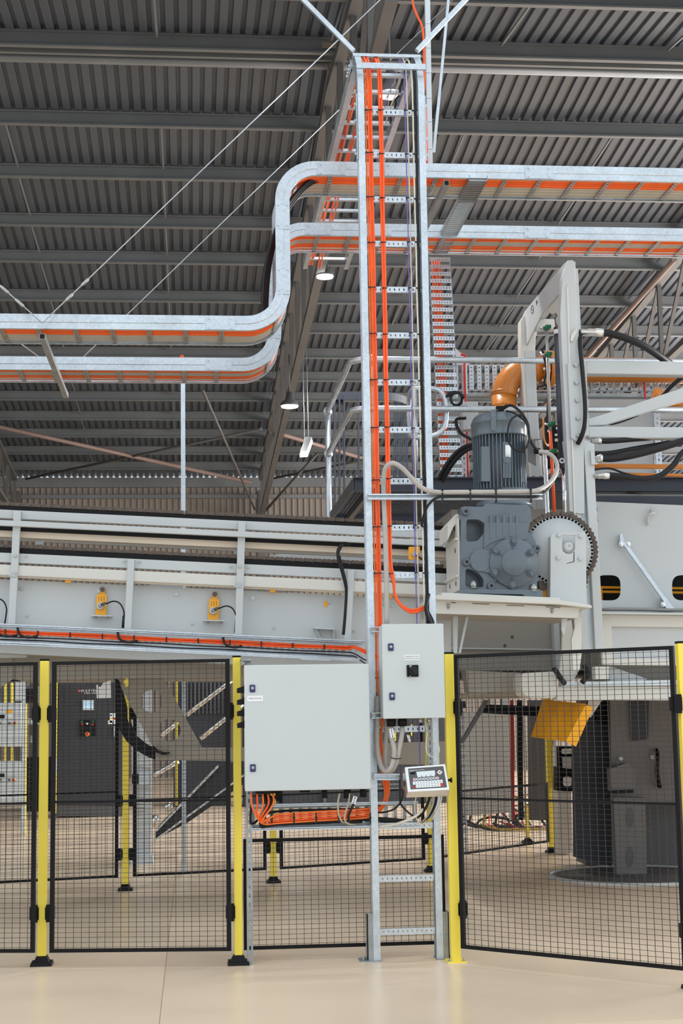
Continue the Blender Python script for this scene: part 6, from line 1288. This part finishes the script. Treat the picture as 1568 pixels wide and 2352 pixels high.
# far machinery: dark boxes, roller tracks, light legs
def far_box(label, pts, Y, m_, d_=.8, cat='machine', det=()):
    t = T('far_machine', label, cat, P(sum(p[0] for p in pts)/len(pts), max(p[1] for p in pts), Y)); to_floor(plate('body', pts, Y, d_, m_, t)) if max(p[1] for p in pts) > 1800 else plate('body', pts, Y, d_, m_, t)
    for nm_, pp, mm in det: plate(nm_, pp, Y-.06, .06, mm, t)
    return t
R4 = lambda x0, y0, x1, y1: [(x0, y0), (x1, y0), (x1, y1), (x0, y1)]
far_box('dark machine block with grey slats between charcoal cabinet and second post', R4(398, 1562, 530, 1842), 27.5, CABDK, det=[('slat', R4(428+k*9, 1566, 432+k*9, 1640), DGREY) for k in range(11)]+[('grey_post', R4(420, 1560, 425, 1842), ALU)])
far_box('dark machinery far behind the wide cabinet and terminal', R4(560, 1590, 1046, 1846), 27, CABDK, det=[('pale_cover', R4(645, 1640, 700, 1700), PAINT), ('grey_post', R4(742, 1600, 750, 1846), DGREY), ('grey_post', R4(990, 1600, 1000, 1846), ALU), ('yellow_bar', R4(906, 1664, 909, 1702), YEL), ('yellow_bar', R4(944, 1664, 946, 1690), YEL), ('white_part', [(934, 1688), (940, 1688), (943, 1706), (939, 1706)], PAINT), ('fan_grille', [(928+5*math.cos(2*PI*k/12), 1741+5*math.sin(2*PI*k/12)) for k in range(12)], ALU), ('pale_plate', R4(950, 1735, 966, 1750), DGREY)])
far_box('black machine base far left behind the mesh', R4(60, 1740, 120, 1868), 27, BLACKP, det=[('grey_part', R4(64, 1650, 88, 1664), PAINT), ('grey_part', R4(64, 1600, 84, 1610), PAINT), ('grey_part', R4(66, 1690, 80, 1706), TAUPE)])
far_box('dark machinery above the far left control boxes', R4(-60, 1575, 84, 1615), 24, DGREY, det=[('pale_part', R4(34, 1566, 52, 1610), PAINT), ('dark_part', R4(56, 1582, 80, 1612), BLACKP)])
lg_ = T('pale_leg', 'pale grey machine leg standing behind the swing arm', 'machine leg', P(325, 1990, 17.2))
plate('upper_cover', [(303, 1632), (318, 1634), (350, 1712), (348, 1716), (348, 1765), (303, 1758)], 17.2, .3, PAINT, lg_); plate('shaft', [(303, 1758), (348, 1765), (346, 1985), (330, 1985), (329, 1965), (305, 1965)], 17.22, .3, PAINT, lg_)
for k in range(5): plate('vent_slat', R4(304, 1826+k*8, 330, 1829+k*8), 17.19, .02, PAINTW, lg_)
plate('dark_box', R4(303, 1778, 318, 1800), 17.15, .1, BLACKP, lg_); plate('grey_box', R4(318, 1776, 342, 1802), 17.16, .08, ALU, lg_)
plate('foot', [(300, 1962), (350, 1965), (352, 1990), (300, 1988)], 17.1, .3, ALU, lg_)
ic = T('inclined_conveyor', 'dark inclined conveyor with steel edges far behind the second post', 'conveyor', P(440, 1926, 18.0))
plate('side_plate', [(357, 1908), (372, 1888), (500, 1760), (560, 1745), (560, 1800), (430, 1890), (357, 1928)], 18.0, .08, CABDK, ic)
plate('steel_edge', [(357, 1906), (500, 1757), (503, 1761), (359, 1911)], 17.95, .06, STAIN, ic); plate('steel_edge', [(352, 1930), (560, 1778), (560, 1783), (354, 1934)], 17.95, .06, STAIN, ic)
c = P(360, 1885, 17.9); O('roller_end', MB().cyl(P(357, 1872, 17.9), P(357, 1900, 17.9), S(8, 18), 14), STAIN, ic); O('roller_end', MB().cyl(P(380, 1858, 17.9), P(394, 1848, 17.9), S(9, 18), 14), STAIN, ic)
for a_, b_, l_ in (((428, 1642), (560, 1540), 'uppermost'), ((460, 1697), (560, 1615), 'second from the top'), ((370, 1690), (408, 1658), 'seen through the lower arm hole'), ((352, 1781), (410, 1748), 'lowest, under the swing arm')): O('steel_tube', MB().cyl(P(*a_, 19), P(*b_, 19), S(5.5, 19), 12), STAIN, ic)
plate('yellow_bar', [(402, 1562), (408, 1562), (408, 1850), (402, 1850)], 18.6, .06, YEL, ic)
plate('white_cover', R4(328, 1585, 348, 1640), 17.25, .1, PAINT, lg_)
# ================================================================== LAMPS
def high_bay(label, px, py, Y, rpx=20):
    c = P(px, py, Y); t = T('high_bay_lamp', label, 'lamp', c); r = S(rpx, Y)
    O('diffuser', MB().lathe(c, (0,0,1), [(0, -.01), (r*.96, -.01), (r*.96, .03)], 28), LAMP, t)
    O('lamp_housing', MB().lathe(c+V((0,0,.03)), (0,0,1), [(r*1.05, -.02), (r*1.05, .03), (r*.5, .10), (r*.35, .22), (0, .22)], 28), DGREY, t)
    O('hanger', MB().cyl(c+V((0,0,.24)), c+V((0,0,.9)), .01, 6), TRUSS, t)
    l = bpy.data.lights.new('lamp_light', 'SPOT'); l.energy = 420; l.spot_size = 2.4; l.spot_blend = .5; l.shadow_soft_size = .2; o = bpy.data.objects.new('lamp_light', l); COL.objects.link(o); o.parent = t; o.location = (0, 0, -.25)
high_bay('round high bay lamp hanging at the ladder head', 896, 218, 14.2, 27)
high_bay('round high bay lamp under the trays left of the ladder', 746, 636, 21.0)
high_bay('round high bay lamp lowest down by the middle truss', 665, 934, 25.5)
tl_ = T('tube_lamp', 'lit rectangular lamp hanging tilted on two wires above the walkway', 'lamp', P(702, 1046, 24))
a_, b_ = P(709, 1014, 24.6), P(697, 1046, 23.4)
O('diffuser', MB().bar(a_, b_, S(17, 24), .05), LAMP, tl_); O('lamp_housing', MB().bar(a_+V((0,0,.05)), b_+V((0,0,.05)), S(15, 24), .05), PAINT, tl_)
for x in (697, 706): O('hanging_wire', MB().cyl(P(x+2, 1012, 24.5), P(x-3, 790, 24.5), .008, 5), GALV, tl_)
bpy.context.view_layer.update()
